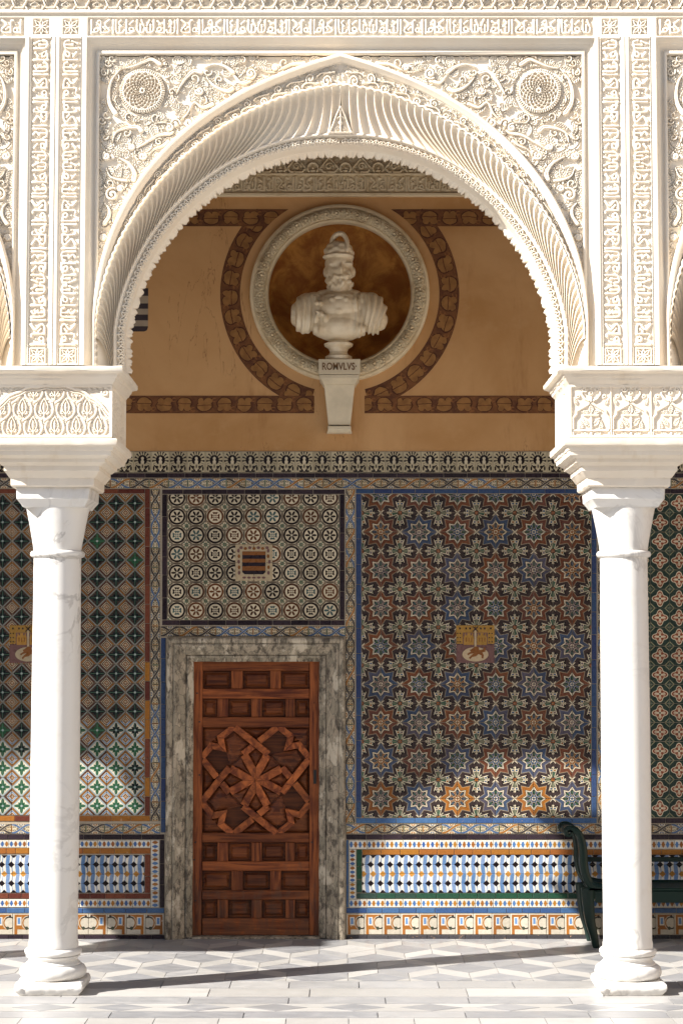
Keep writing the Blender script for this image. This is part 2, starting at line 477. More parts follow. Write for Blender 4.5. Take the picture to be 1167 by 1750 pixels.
def m_diamond_tile():
    nb = NB('diamond_tile_glaze'); u, v = nb.uv(); rr, o1, o2, o3 = nb.info()
    x, y = (u-0.5).abs(), (v-0.5).abs(); m = x+y; k = 1.0-m
    c = nb.mix(k < 0.43, CREAM, nb.mix(o1, (0.30, 0.12, 0.025), (0.11, 0.045, 0.028)))
    c = nb.mix(k < 0.335, c, BLACK); c = nb.mix(k < 0.295, c, CREAM)
    c = nb.mix(k < 0.26, c, nb.mix(o2, (0.10, 0.05, 0.03), (0.10, 0.20, 0.38)))
    c = nb.mix(k < 0.18, c, CREAM); c = nb.mix(k < 0.14, c, (0.24, 0.09, 0.03)); c = nb.mix(k < 0.05, c, CREAM)
    c = nb.mix(k.between(0.45, 0.50), c, nb.mix(o2, (0.26, 0.27, 0.24), PALE)); c = nb.mix(k.between(0.43, 0.45), c, BLACK)
    ins = m < 0.5
    A, B = x.mx(y), x.mn(y)
    c1 = nb.mix(m > 0.455, nb.mix(o2, (0.060, 0.038, 0.028), (0.66, 0.61, 0.48)), nb.mix(o2, (0.20, 0.21, 0.19), (0.22, 0.30, 0.36)))
    pt = ((A-0.21)/0.20).sq() + (B/0.085).sq() < 1.0
    dg = (((A+B)*0.7071-0.13)/0.13).sq() + (((A-B)*0.7071)/0.055).sq() < 1.0
    gr = nb.mix(o3, (0.018, 0.085, 0.040), (0.008, 0.014, 0.016))
    c1 = nb.mix(pt | dg, c1, gr)
    c1 = nb.mix((B < 0.012) & (A < 0.36), c1, (0.10, 0.19, 0.12))
    c1 = nb.mix(nb.length(x, y) < 0.06, c1, PALE)
    c = nb.mix(ins, c, c1)
    return glaze(nb, c, 0.05)
def m_floral_tile():
    nb = NB('floral_tile_glaze'); u, v = nb.uv(); rr, o1, o2, o3 = nb.info()
    x, y = u-0.5, v-0.5; r = nb.length(x, y); th = nb.atan2(y, x)
    f = (th*4.0).cos(); xa, ya = x.abs(), y.abs()
    c = nb.mix(r < f*0.08+0.36, (0.025, 0.045, 0.035), CREAM)
    c = nb.mix(r < f*0.08+0.31, c, (0.24, 0.055, 0.022))
    c = nb.mix((xa < 0.035) | (ya < 0.035), c, nb.mix(r < 0.3, c, CREAM))
    c = nb.mix((th*2.0).sin().abs().between(0.55, 0.72) & r.between(0.1, 0.28), c, CREAM)
    c = nb.mix(r < 0.09, c, CREAM); c = nb.mix(r < 0.05, c, BLACK)
    k = (0.5-xa)+(0.5-ya)
    c = nb.mix((k-0.22).abs() < 0.03, c, (0.32, 0.30, 0.18)); c = nb.mix(k < 0.10, c, (0.10, 0.14, 0.10))
    return glaze(nb, c, 0.10)
def m_interlace_tile():
    nb = NB('interlace_tile_glaze'); u, v = nb.uv(); rr, o1, o2, o3 = nb.info()
    y = v-0.5; ya = y.abs()
    s1 = (u*math.pi).cos()*0.44
    ue = 0.5-(u-0.5).abs()                        # 0 at the ends of the tile, 0.5 at the crossing
    c = nb.mix(u < 2.0, BLACK, nb.mix(o2, (0.05, 0.028, 0.018), (0.03, 0.055, 0.085)))
    h1 = nb.length(ue-0.13, ya-0.17)
    c = nb.mix(h1 < 0.155, c, nb.mix(o1, (0.62, 0.53, 0.36), (0.50, 0.36, 0.19))); c = nb.mix(h1 < 0.085, c, BLACK); c = nb.mix(h1 < 0.045, c, CREAM)
    c = nb.mix((ya < 0.035) & (ue < 0.30), c, CREAM)
    c = nb.mix((ue < 0.025) & (ya < 0.30), c, nb.mix(o2, (0.36, 0.14, 0.03), (0.05, 0.13, 0.09)))
    h2 = nb.length(u-0.5, ya-0.42)
    c = nb.mix(h2 < 0.17, c, CREAM); c = nb.mix(h2 < 0.11, c, nb.mix(o2, (0.05, 0.10, 0.20), (0.34, 0.12, 0.025)))
    c = nb.mix(h2 < 0.05, c, CREAM)
    d1, d2 = (y-s1).abs(), (y+s1).abs()
    band = nb.mix(o1, (0.075, 0.14, 0.27), (0.055, 0.045, 0.045))
    c = nb.mix(d1 < 0.140, c, CREAM); c = nb.mix(d1 < 0.105, c, band)
    c = nb.mix(d2 < 0.140, c, CREAM); c = nb.mix(d2 < 0.105, c, nb.mix(o3, band, (0.34, 0.14, 0.03)))
    c = nb.mix(ya > 0.465, c, (0.34, 0.28, 0.19))
    return glaze(nb, c, 0.06)
def m_crest_tile():
    nb = NB('crest_tile_glaze'); u, v = nb.uv(); rr, o1, o2, o3 = nb.info()
    x, y = u-0.5, v-0.60; r = nb.length(x, y*1.12); th = nb.atan2(x, y)
    ray = ((th/math.radians(24)+0.5).fract()-0.5).abs()
    c = nb.mix((ray < r*0.55+0.0) & (ray < 0.30) & r.between(0.245, 0.47) & (th.abs() < 2.05), (0.50, 0.43, 0.29), BLACK)
    ring = r.between(0.185, 0.265) & (th.abs() < 2.6)
    c = nb.mix(ring, c, BLACK); c = nb.mix(r < 0.19, c, BLACK)
    c = nb.mix(nb.length(x, (y-0.075)*1.1) < 0.085, c, CREAM)
    c = nb.mix(nb.length(x, (y+0.085)*1.1) < 0.10, c, CREAM)
    yy = v; xa = x.abs()
    st = (yy-(xa*0.95+0.02)).abs() < 0.045
    c = nb.mix(st & (yy < 0.36), c, BLACK)
    c = nb.mix(((xa-0.20)/0.10).sq()+((yy-0.27)/0.055).sq() < 1.0, c, BLACK)
    c = nb.mix(((xa-0.38)/0.05).sq()+((yy-0.20)/0.11).sq() < 1.0, c, BLACK)
    c = nb.mix(((xa-0.17)/0.13).sq()+((yy-0.07)/0.045).sq() < 1.0, c, BLACK)
    c = nb.mix((xa/0.035).sq()+((yy-0.30)/0.09).sq() < 1.0, c, BLACK)
    c = nb.mix((xa/0.05).sq()+((yy-0.13)/0.07).sq() < 1.0, c, CREAM)
    c = nb.mix(yy < 0.018, c, BLACK)
    return glaze(nb, c, 0.08, (0.42, 0.30, 0.18))
def m_cross_band_tile():
    nb = NB('cross_band_tile_glaze'); u, v = nb.uv(); rr, o1, o2, o3 = nb.info()
    t = u*4.0; x = (t.fract()-0.5).abs(); y = (v-0.5).abs()
    odd = (t*0.5).fract() > 0.5
    f = (x/0.30).sq() + ((y-0.12)/0.22).sq() < 1.0
    bar = (y < 0.085) & (x < 0.43)
    tip = (x*1.2+y) < 0.43
    colr = nb.mix(odd, nb.mix(o1, (0.10, 0.22, 0.45), (0.05, 0.11, 0.30)), nb.mix(o2, (0.48, 0.22, 0.03), (0.30, 0.10, 0.025)))
    c = nb.mix(f | bar | tip, WHITE, colr)
    return glaze(nb, c, 0.20)
def m_cube_tile():
    nb = NB('cube_tile_glaze'); u, v = nb.uv(); rr, o1, o2, o3 = nb.info()
    lean = (o1-0.5)*2.0
    t = u*2.0 + lean*(v-0.5)*0.10
    x = t.fract()
    zig = ((x-0.5).abs()-0.25)*0.0
    blue = x.between(0.30, 0.72) | x.between(0.92, 1.0)
    c = nb.mix(blue, WHITE, nb.mix(rr, (0.12, 0.24, 0.46), (0.22, 0.30, 0.46)))
    c = nb.mix((x-0.30).abs() < 0.02, c, (0.45, 0.45, 0.45))
    # lozenges on the upper and lower edges
    xt = ((u*2.0+lean*0.13+0.5).fract()-0.5).abs(); xb = ((u*2.0-lean*0.13+0.5).fract()-0.5).abs()
    xs = ((u*2.0+0.16).fract()-0.5).abs()
    top = nb.mix(o2, BLACK, (0.50, 0.24, 0.05)); bot = nb.mix(o3, BLACK, (0.50, 0.24, 0.05))
    c = nb.mix((xt+(1.0-v)) < 0.34, c, top)
    c = nb.mix((xb+v) < 0.34, c, bot)
    return glaze(nb, c, 0.24)
def m_bracket_tile():
    nb = NB('bracket_tile_glaze'); u, v = nb.uv(); rr, o1, o2, o3 = nb.info()
    ora = nb.mix(o1, (0.42, 0.16, 0.03), (0.24, 0.09, 0.03))
    d = nb.length(u-0.84, (v-0.56)*1.1)
    d2 = nb.length(u-0.66, (v-0.10)*1.0)
    body = (u.between(0.08, 0.92)) & v.between(0.0, 0.96) & (d > 0.27) & (((u < 0.62) & (v > 0.33)) | ((u < 0.80) & v.between(0.24, 0.45)) | (v > 0.82) | (u < 0.24)) 
    c = nb.mix(body, (0.62, 0.56, 0.45), ora)
    c = nb.mix(d.between(0.27, 0.345) & (v > 0.25), c, nb.mix(u > 0.62, (0.40, 0.17, 0.04), (0.05, 0.04, 0.03)))
    c = nb.mix(d.between(0.345, 0.385) & u.between(0.2, 0.9) & (v > 0.28), c, (0.60, 0.54, 0.42))
    tri = u.between(0.20, 0.45) & (d > 0.41) & v.between(0.44, 0.84)
    c = nb.mix(tri, c, WHITE)
    tri2 = u.between(0.25, 0.39) & (d > 0.45) & v.between(0.50, 0.80)
    c = nb.mix(tri2, c, (0.15, 0.28, 0.52))
    c = nb.mix((nb.length(u-0.86, v-0.86) < 0.07), c, (0.04, 0.035, 0.03))
    c = nb.mix((nb.length(u-0.74, v-0.30) < 0.085), c, (0.06, 0.07, 0.045))
    return glaze(nb, c, 0.42, (0.60, 0.47, 0.34))
def m_ivy():
    """painted garland of ivy leaves; u runs along it, one leaf for each unit"""
    nb = NB('painted_ivy'); u, v = nb.uv(); w = nb.coord(world=True)
    n1 = nb.noise(w, 9, 4, 0.6)
    t = u + (n1-0.5)*0.30; y = v-0.5+(nb.noise(w, 13, 3)-0.5)*0.16
    x = t.fract()-0.5
    sgn = ((t*0.5).fract() > 0.5)*2.0-1.0
    yy = y*sgn
    bgc = nb.mix(nb.ramp(nb.noise(w, 6, 5, 0.7), 0.35, 0.7), (0.17, 0.070, 0.028), (0.075, 0.032, 0.020))
    lf = (((x+0.02)/0.40).sq() + ((yy+0.08)/0.34).sq())
    lob = (((x-0.16)/0.20).sq() + ((yy-0.20)/0.20).sq()).mn(((x+0.20)/0.17).sq() + ((yy-0.20)/0.19).sq())
    d = lf.mn(lob)
    leafc = nb.mix(nb.ramp(nb.noise(w, 14, 4), 0.3, 0.7), (0.29, 0.145, 0.05), (0.20, 0.095, 0.034))
    c = nb.mix(d < 1.0, bgc, leafc)
    c = nb.mix(d.between(0.82, 1.12), c, (0.06, 0.024, 0.015))
    c = nb.mix(((yy+0.05).abs() < 0.022) & (x.abs() < 0.42), c, (0.09, 0.032, 0.016))
    c = nb.mix((nb.length(x-0.44, yy-0.26)-0.10).abs() < 0.022, c, (0.24, 0.10, 0.035))
    c = nb.mix(y.abs() > 0.47, c, (0.10, 0.04, 0.022))
    fade = nb.ramp(nb.noise(w, 20, 5, 0.7), 0.50, 0.75, 0, 0.6)
    c = nb.mix(fade, c, (0.30, 0.13, 0.045))
    return nb.out(c, 0.8, spec=0.15)
# ------------------------------------------------------------------ carving: height fields cut stroke by stroke
class Relief:
    """height field in nominal pixels; x to the right, y up, 0 = deepest ground, 1 = proud"""
    def __init__(s, w, h, res=1.0, base=0.0):
        s.w, s.h, s.res = w, h, res
        s.nx, s.ny = int(round(w*res))+1, int(round(h*res))+1
        s.xs = np.linspace(0, w, s.nx); s.ys = np.linspace(0, h, s.ny)
        s.H = np.full((s.ny, s.nx), base, float)
    def win(s, x0, y0, x1, y1):
        i0 = max(0, int(x0*s.res)-1); i1 = min(s.nx, int(x1*s.res)+3)
        j0 = max(0, int(y0*s.res)-1); j1 = min(s.ny, int(y1*s.res)+3)
        if i0 >= i1 or j0 >= j1: return None
        X, Y = np.meshgrid(s.xs[i0:i1], s.ys[j0:j1])
        return (slice(j0, j1), slice(i0, i1)), X, Y
    def dist(s, pts, pad):
        P = np.asarray(pts, float)
        w = s.win(P[:, 0].min()-pad, P[:, 1].min()-pad, P[:, 0].max()+pad, P[:, 1].max()+pad)
        if w is None: return None
        sl, X, Y = w
        D = np.full(X.shape, 1e9); T = np.zeros(X.shape); n = len(P)-1
        for i in range(n):
            ax, ay = P[i]; bx, by = P[i+1]
            ex, ey = bx-ax, by-ay; L = ex*ex+ey*ey+1e-9
            t = np.clip(((X-ax)*ex+(Y-ay)*ey)/L, 0, 1)
            d = np.hypot(X-ax-t*ex, Y-ay-t*ey)
            m = d < D
            D[m] = d[m]; T[m] = ((i+t)/n)[m]
        return sl, D, T
    def stroke(s, pts, w, h=1.0, gap=0.0, low=0.0, taper=None, flat=0.70):
        wm = w*max(taper) if taper else w
        r = s.dist(pts, wm+gap+1)
        if r is None: return
        sl, D, T = r
        ww = w*np.interp(T, np.linspace(0, 1, len(taper)), taper) if taper else w
        H = s.H[sl]
        if gap: H = np.where(D < ww+gap, np.minimum(H, low), H)
        q = np.clip(D/np.maximum(ww, 1e-3), 0, 1)
        v = h*np.where(q < flat, 1-0.06*(q/flat)**2, 0.94*np.clip(1-((q-flat)/(1-flat))**1.6, 0, 1))
        H = np.where(D < ww, np.maximum(H, v), H)
        s.H[sl] = H
    def groove(s, pts, w, depth):
        r = s.dist(pts, w+1)
        if r is None: return
        sl, D, T = r
        s.H[sl] = np.where(D < w, s.H[sl]-depth*(1-D/w), s.H[sl])
    def disc(s, x, y, r, h=1.0, gap=0.0, low=0.0, dome=True):
        w = s.win(x-r-gap, y-r-gap, x+r+gap, y+r+gap)
        if w is None: return
        sl, X, Y = w; D = np.hypot(X-x, Y-y); H = s.H[sl]
        if gap: H = np.where(D < r+gap, np.minimum(H, low), H)
        v = h*(np.sqrt(np.clip(1-(D/r)**2, 0, 1)) if dome else 1.0)
        s.H[sl] = np.where(D < r, np.maximum(H, v), H)
    def hole(s, x, y, r, low=0.0):
        w = s.win(x-r, y-r, x+r, y+r)
        if w is None: return
        sl, X, Y = w; D = np.hypot(X-x, Y-y)
        s.H[sl] = np.where(D < r, np.minimum(s.H[sl], low), s.H[sl])
    def rect(s, x0, y0, x1, y1, h):
        w = s.win(x0, y0, x1, y1)
        if w is None: return
        sl, X, Y = w
        m = (X >= x0) & (X <= x1) & (Y >= y0) & (Y <= y1)
        s.H[sl] = np.where(m, h, s.H[sl])
    def leaf(s, x, y, ang, L, Wd, bend=0.0, h=0.75, pitch=3.6, gap=1.3, low=0.0):
        w = s.win(x-L*1.3, y-L*1.3, x+L*1.3, y+L*1.3)
        if w is None: return
        sl, X, Y = w
        c, sn = math.cos(ang), math.sin(ang)
        u = (X-x)*c+(Y-y)*sn; v = -(X-x)*sn+(Y-y)*c
        v = v-bend*(u/L)**2*L
        f = np.clip(u/L, 0, 1)
        hw = Wd*np.sin(np.pi*f**0.75)**0.8*(1-0.25*f)
        ins = (u > 0) & (u < L) & (np.abs(v) < hw)
        outl = (u > -gap) & (u < L+gap) & (np.abs(v) < hw+gap)
        H = s.H[sl]
        H = np.where(outl & ~ins, np.minimum(H, low), H)
        t = np.abs(v)/np.maximum(hw, 1e-3)
        comb = 0.5+0.5*np.cos(2*np.pi*(u-np.abs(v)*0.9)/pitch)
        rim = np.clip((t-0.70)/0.2, 0, 1)
        hh = h*(0.36+0.56*comb*(1-rim)+0.56*rim)
        hh = np.where(t < 0.12, h*0.5, hh)
        s.H[sl] = np.where(ins, hh, H)
    def mesh(s, name, mapf, mat, mask=None):
        X, Y = np.meshgrid(s.xs, s.ys)
        P = mapf(X, Y, s.H)
        return grid_mesh(name, P, mat, mask=mask)
def spiral(cx, cy, r0, r1, a0, turns, n=34, sq=1.0):
    return [(cx+(r0+(r1-r0)*i/n)*math.cos(a0+turns*2*math.pi*i/n), cy+sq*(r0+(r1-r0)*i/n)*math.sin(a0+turns*2*math.pi*i/n)) for i in range(n+1)]
def arc(cx, cy, r, a0, a1, n=20, sy=1.0):
    return [(cx+r*math.cos(math.radians(a0+(a1-a0)*i/n)), cy+sy*r*math.sin(math.radians(a0+(a1-a0)*i/n))) for i in range(n+1)]
def bez(p0, p1, p2, p3, n=20):
    out = []
    for i in range(n+1):
        t = i/n; a, b, c, d = (1-t)**3, 3*t*(1-t)**2, 3*t*t*(1-t), t**3
        out.append((a*p0[0]+b*p1[0]+c*p2[0]+d*p3[0], a*p0[1]+b*p1[1]+c*p2[1]+d*p3[1]))
    return out
def arabesque_ground(R, rg, x0, y0, x1, y1, size=17, inside=None, h=0.62, pitch=3.4, pack=0.72):
    """combed leaves packed over the ground"""
    step = size*pack
    pts = []
    y = y0
    while y < y1:
        x = x0
        while x < x1:
            pts.append((x+rg.uniform(-1, 1)*step*0.5, y+rg.uniform(-1, 1)*step*0.5)); x += step
        y += step
    rg.shuffle(pts)
    for (x, y) in pts:
        if inside and not inside(x, y): continue
        a = 2.2*math.sin(x*0.041)+2.4*math.cos(y*0.047+x*0.013)+rg.uniform(-0.7, 0.7)
        L = size*rg.uniform(0.75, 1.25)
        R.leaf(x, y, a, L, L*rg.uniform(0.24, 0.36), rg.uniform(-0.35, 0.35), h*rg.uniform(0.8, 1.15), pitch)
WORD = [
    [(3, 4), (3, 28)], [(3, 6), (13, 6), (16, 10), (13, 14), (8, 12), (9, 6)], [(20, 5), (20, 28), (16, 27)],
    [(20, 5), (32, 5), (37, 10), (25, 20), (35, 28)], [(28, 11), (24, 15)], [(42, 4), (42, 28)],
    [(47, 28), (47, 8), (50, 4), (60, 5), (62, 10)], [(54, 5), (54, 16)], [(57, 17), (51, 23), (56, 27)], [(66, 4), (66, 28)],
    [(66, 5), (76, 4), (80, 9), (77, 15), (71, 14), (72, 8), (80, 7)], [(72, 21), (78, 26)],
    [(85, 28), (85, 6), (97, 5), (98, 13)], [(91, 5), (91, 19)], [(97, 18), (93, 28)]]
DOTS = [(12, 20), (30, 24), (35, 15), (60, 21), (76, 20), (14, 26), (89, 25), (49, 14), (25, 9)]
def inscribe(R, place, length, rg, scale=1.0, w=1.9, pitch=100):
    """the same carved word again and again; place(a, b) puts along, across on the relief"""
    n = max(1, int(round(length/(pitch*scale)))); st = length/n
    for k in range(n):
        jw = [rg.uniform(-0.9, 0.9) for _ in range(60)]
        mir = (k % 2 == 1)
        def pt(p, i):
            a = (100-p[0]) if mir else p[0]
            return place(k*st + a*st/100.0, p[1]*scale + jw[i % 60]*0.6)
        for i, ln in enumerate(WORD):
            pts = [pt(p, i*3+j) for j, p in enumerate(ln)]
            fine = []
            for a, b in zip(pts[:-1], pts[1:]):
                for q in range(4): fine.append((a[0]+(b[0]-a[0])*q/4, a[1]+(b[1]-a[1])*q/4))
            fine.append(pts[-1])
            # soften the corners of the script
            F2 = np.array(fine)
            for _ in range(2): F2[1:-1] = (F2[:-2]+2*F2[1:-1]+F2[2:])/4
            R.stroke(F2, w*rg.uniform(0.9, 1.3), 1.0, taper=[1.25, 0.9, 1.0, 1.35])
        for i, p in enumerate(DOTS):
            x, y = pt(p, i)
            R.disc(x, y, 1.5, 0.75)
def star_rosette(R, cx, cy, s, h=1.0):
    R.rect(cx-s, cy-s, cx+s, cy+s, 0.0)
    for k in range(8):
        a = k*math.pi/4; q = s*(0.93 if k % 2 == 0 else 1.12)
        b, c = a-0.30, a+0.30
        tip = (cx+q*math.cos(a), cy+q*math.sin(a))
        for z in (b, c):
            R.stroke([(cx, cy), (cx+q*0.55*math.cos(z), cy+q*0.55*math.sin(z)), tip], 1.15, h)
    R.disc(cx, cy, s*0.16, h)
    for (a, b) in (((-1, -1), (1, -1)), ((1, -1), (1, 1)), ((1, 1), (-1, 1)), ((-1, 1), (-1, -1))):
        R.stroke([(cx+s*a[0], cy+s*a[1]), (cx+s*b[0], cy+s*b[1])], 1.2, h)
# ------------------------------------------------------------------ materials shared by the setting
M_CARV, M_LIME, M_MARB, M_FLOOR = m_plaster_carved(), m_limestone(), m_marble_white(), m_marble_tile()
M_GROUT, M_FGROUT = m_grout('tile_grout', (0.46, 0.39, 0.30)), m_grout('floor_joint', (0.36, 0.335, 0.30))

# ------------------------------------------------------------------ floor of the gallery and edge of the courtyard
def floor_poly(pts, grey, parent, name='tile', lift=0.0, gap=0.0018):
    c = np.mean(np.array(pts), axis=0)
    P = [tuple(np.array(p)+(c-np.array(p))/np.linalg.norm(c-np.array(p))*gap*1.4) for p in pts]
    n = len(P); z = lift+rnd.uniform(-0.0006, 0.0006)
    dx, dy = rnd.uniform(-1, 1)*0.0012, rnd.uniform(-1, 1)*0.0012
    V = [(p[0], p[1], z+dx*(p[0]-c[0])+dy*(p[1]-c[1])) for p in P] + [(p[0], p[1], -0.02) for p in P]
    Fc = [tuple(range(n))] + [(i, i+n, (i+1) % n+n, (i+1) % n) for i in range(n)]
    me = make_mesh(name, V, Fc, M_FLOOR)
    bm = bmesh.new(); bm.from_mesh(me); bmesh.ops.recalc_face_normals(bm, faces=bm.faces); bm.to_mesh(me); bm.free()
    o = obj(name, me, parent); o.color = (grey, 0, 0, 1)
    return o
def fy(py): return on_floor(583, py)[1]
gallery_floor = tag(box('floor', -16, 11, fy(1677), YW+0.4, -0.12, -0.0075, M_FGROUT), kind='structure')
court = tag(box('pavement', -60, 60, -40, fy(1677)-0.0005, -0.12, -0.0075, M_FLOOR), kind='structure')
DIAG = 96/3300*15.0*0.97
row0 = on_floor(249, 1638.4)
sp = abs(on_floor(249, 1638.4)[1]-on_floor(240, 1672.7)[1])/2
Y_IN = YW-0.02
rows = int((row0[1]-fy(1677))/sp)+2
def clip_poly(pts, ylo, yhi):
    def cut(P, yv, keep_above):
        out = []
        for i in range(len(P)):
            a, b = P[i], P[(i+1) % len(P)]
            ia = (a[1] >= yv) if keep_above else (a[1] <= yv); ib = (b[1] >= yv) if keep_above else (b[1] <= yv)
            if ia: out.append(a)
            if ia != ib:
                t = (yv-a[1])/(b[1]-a[1]); out.append((a[0]+t*(b[0]-a[0]), yv))
        return out
    P = cut(pts, ylo, True)
    if len(P) > 2: P = cut(P, yhi, False)
    return P if len(P) > 2 else None
def area(P): return abs(sum(P[i][0]*P[(i+1) % len(P)][1]-P[(i+1) % len(P)][0]*P[i][1] for i in range(len(P))))/2
hd = DIAG/2
for k in range(-rows-1, 5):
    yk = row0[1] + k*sp
    off = row0[0] + (k % 2)*hd
    for i in range(-9, 15):
        xc = off + i*DIAG
        if abs(xc) > 3.3: continue
        rows_px = None
        grey_sq = [(xc-hd, yk), (xc, yk-hd), (xc+hd, yk), (xc, yk+hd)]
        hh = min(hd, sp*0.52)
        grey_sq = [(xc-hd, yk), (xc, yk-hh), (xc+hd, yk), (xc, yk+hh)]
        P = clip_poly(grey_sq, fy(1677)+0.004, Y_IN)
        if P and area(P) > 0.002:
            floor_poly(P, 1.0 if rnd.random() < 0.90 else 0.1, gallery_floor)
        # white zigzag pieces between this row and the next one back
        for sgn in (-1, 1):
            xa, xb = xc, xc+sgn*hd
            a0, a1 = yk+hh, yk                      # lower edge over the lozenge
            b0, b1 = yk+sp, yk+sp-hh                # upper edge under the next row
            P = clip_poly([(xa, a0), (xb, a1), (xb, b1), (xa, b0)] if sgn > 0 else [(xa, a0), (xa, b0), (xb, b1), (xb, a1)], fy(1677)+0.004, Y_IN)
            if P and area(P) > 0.001:
                floor_poly(P, 0.0 if rnd.random() < 0.80 else rnd.uniform(0.5, 0.9), gallery_floor)
def slab_row(y_near, y_far, lens, parent, greys, x0=-3.2, x1=3.2, name='slab'):
    x = x0-rnd.uniform(0, lens[0]); 
    while x < x1:
        L = rnd.uniform(*lens)
        floor_poly([(x, y_near), (x+L, y_near), (x+L, y_far), (x, y_far)], rnd.choice(greys), parent, name, gap=0.003)
        x += L
slab_row(fy(1689.5), fy(1677.5), (0.30, 0.62), court, (0.35, 0.75, 0.95, 0.6))
slab_row(fy(1704), fy(1690), (0.6, 1.05), court, (0.0, 0.0, 0.05))
slab_row(fy(1716), fy(1704.5), (0.45, 0.85), court, (0.75, 0.95, 0.8, 0.5))
# strip of lozenges in the edge paving
ya, yb = fy(1729), fy(1716.5); ym = (ya+yb)/2; pw = 130/3300*12.45
x = on_floor(207, 1722)[0]-pw*8
while x < 3.2:
    hw = pw*0.41
    floor_poly([(x-hw, ym), (x, ya), (x+hw, ym), (x, yb)], rnd.choice((0.95, 1.1, 0.85)), court, 'lozenge', 0.0005)
    floor_poly([(x, ya), (x+pw, ya), (x+pw-hw, ym), (x+hw, ym)], 0.0, court, 'lozenge')
    floor_poly([(x+hw, ym), (x+pw-hw, ym), (x+pw, yb), (x, yb)], 0.0, court, 'lozenge')
    x += pw
slab_row(fy(1740), fy(1729.5), (0.45, 0.85), court, (0.8, 0.9, 1.0, 0.6))
yv = fy(1740.5)
for k in range(6):
    slab_row(yv-0.45, yv, (0.38, 0.42), court, (0.0, 0.08, 0.15)); yv -= 0.452

# ------------------------------------------------------------------ the arch: five curves measured on its left half
def fit(tab, deg=4):
    t = np.array(tab, float)
    return np.poly1d(np.polyfit(t[:, 0], t[:, 1], deg))
A_OUT = fit([(0, 424), (12, 426.5), (24, 428), (36, 430), (48, 433), (57, 435.5), (65, 439), (72, 445), (79, 453), (85, 462), (90, 472)], 5)
A_GAD = fit([(0, 417), (12, 411), (24, 401), (41, 395), (52, 395.5), (60, 397.5), (75, 404), (84, 410), (90, 415)], 4)
A_INN = fit([(0, 390), (6, 385), (20, 373), (26, 367), (40, 357), (57, 349.5), (75, 342), (90, 338)], 4)
def A_LACE(t): return A_INN(t)-15.0+2.0*np.asarray(t)/90.0
def A_MOU(t): return np.maximum(A_OUT(t)-13.0, A_GAD(t)+1.0)
def arch_xz(rf, th, dr=0.0):
    """left half, X and Z on the arcade face, for angle th (degrees; below 0 the curve drops straight)"""
    th = np.asarray(th, float)
    tc = np.clip(th, 0, 90)
    r = rf(tc)+dr
    px = 582 - r*np.cos(np.radians(tc)); py = 560 - r*np.sin(np.radians(tc)) + np.clip(-th, 0, None)*6.4
    a, b = px-CX, CY-py
    t = YF/(FPX*CP-b*SP)
    X = CAMX + a*t; Z = CAMZ + (FPX*SP+b*CP)*t
    X = np.where(th >= 90, 0.0, X)
    return X, Z
def project_front(X, Z):
    dy, dz = YF, Z-CAMZ
    yc = dy*CP+dz*SP; zc = dz*CP-dy*SP
    return CX+FPX*(X-CAMX)/yc, CY-FPX*zc/yc
def band_points(rfA, rfB, ths, ts, yfun):
    """grid of points between two curves: rows = across (ts), columns = along (ths)"""
    xa, za = arch_xz(rfA, ths); xb, zb = arch_xz(rfB, ths)
    P = np.zeros((len(ts), len(ths), 3))
    for i, t in enumerate(ts):
        P[i, :, 0] = xa+(xb-xa)*t; P[i, :, 2] = za+(zb-za)*t; P[i, :, 1] = YF+yfun(t)
    return P
THS = np.concatenate([np.linspace(-10, 0, 8)[:-1], np.linspace(0, 90, 110)])

arcade = thing('arcade_wall', (0, YC, 4.1), 'carved cream plaster arcade wall with a round horseshoe-like arch between two white columns', 'arcade')
HALF = []                                      # (name, mesh) of the left half of one bay; the right half mirrors it
def half(name, me): HALF.append((name, me))

sec = [(0.0, 0.075), (0.0, 0.020), (0.22, 0.004), (0.5, 0.006), (0.72, 0.020), (1.0, 0.034), (1.0, 0.07)]
xa, za = arch_xz(A_OUT, THS); xb, zb = arch_xz(lambda t: A_MOU(t), THS)
P = np.zeros((len(sec), len(THS), 3))
for i, (t, y) in enumerate(sec):
    P[i, :, 0] = xa+(xb-xa)*t; P[i, :, 2] = za+(zb-za)*t; P[i, :, 1] = YF+y
me = grid_mesh('arch_moulding', P, M_CARV, smooth=True); sharp_by_angle(me, 40); half('arch_moulding', me)

# carved band between the moulding and the fluting
rg = random.Random(11)
arc_len = 735
Rb = Relief(arc_len, 32, 1.15)
arabesque_ground(Rb, rg, 0, 0, arc_len, 32, 11, h=0.7, pitch=2.8)
x = 8
while x < arc_len:
    up = int(x/30) % 2
    cyy = 11 if up else 21
    Rb.stroke(spiral(x, cyy, 7.5, 1.5, rg.uniform(0, 6), 1.4 if up else -1.4), 1.5, 1.0, gap=1.0)
    Rb.stroke(bez((x-16, 32-cyy), (x-8, 34-cyy*0.6), (x, 32-cyy), (x+14, 32-cyy)), 1.3, 0.95, gap=0.8)
    Rb.disc(x, cyy, 2.0, 1.0); Rb.hole(x+14, cyy+rg.uniform(-4, 4), 1.6)
    x += 28+rg.uniform(-4, 4)
Rb.rect(0, 0, arc_len, 1.2, 0.8); Rb.rect(0, 30.8, arc_len, 32, 0.8)
ths = np.interp(Rb.xs, [0, 64, arc_len], [-10, 0, 90])
xa, za = arch_xz(A_MOU, ths); xb, zb = arch_xz(A_GAD, ths)
def mp(X, Y, H):
    t = Y/32.0
    return np.stack([xb+(xa-xb)*t, YF+0.062-0.026*H, zb+(za-zb)*t], -1)
half('carved_band', Rb.mesh('carved_band', mp, M_CARV))

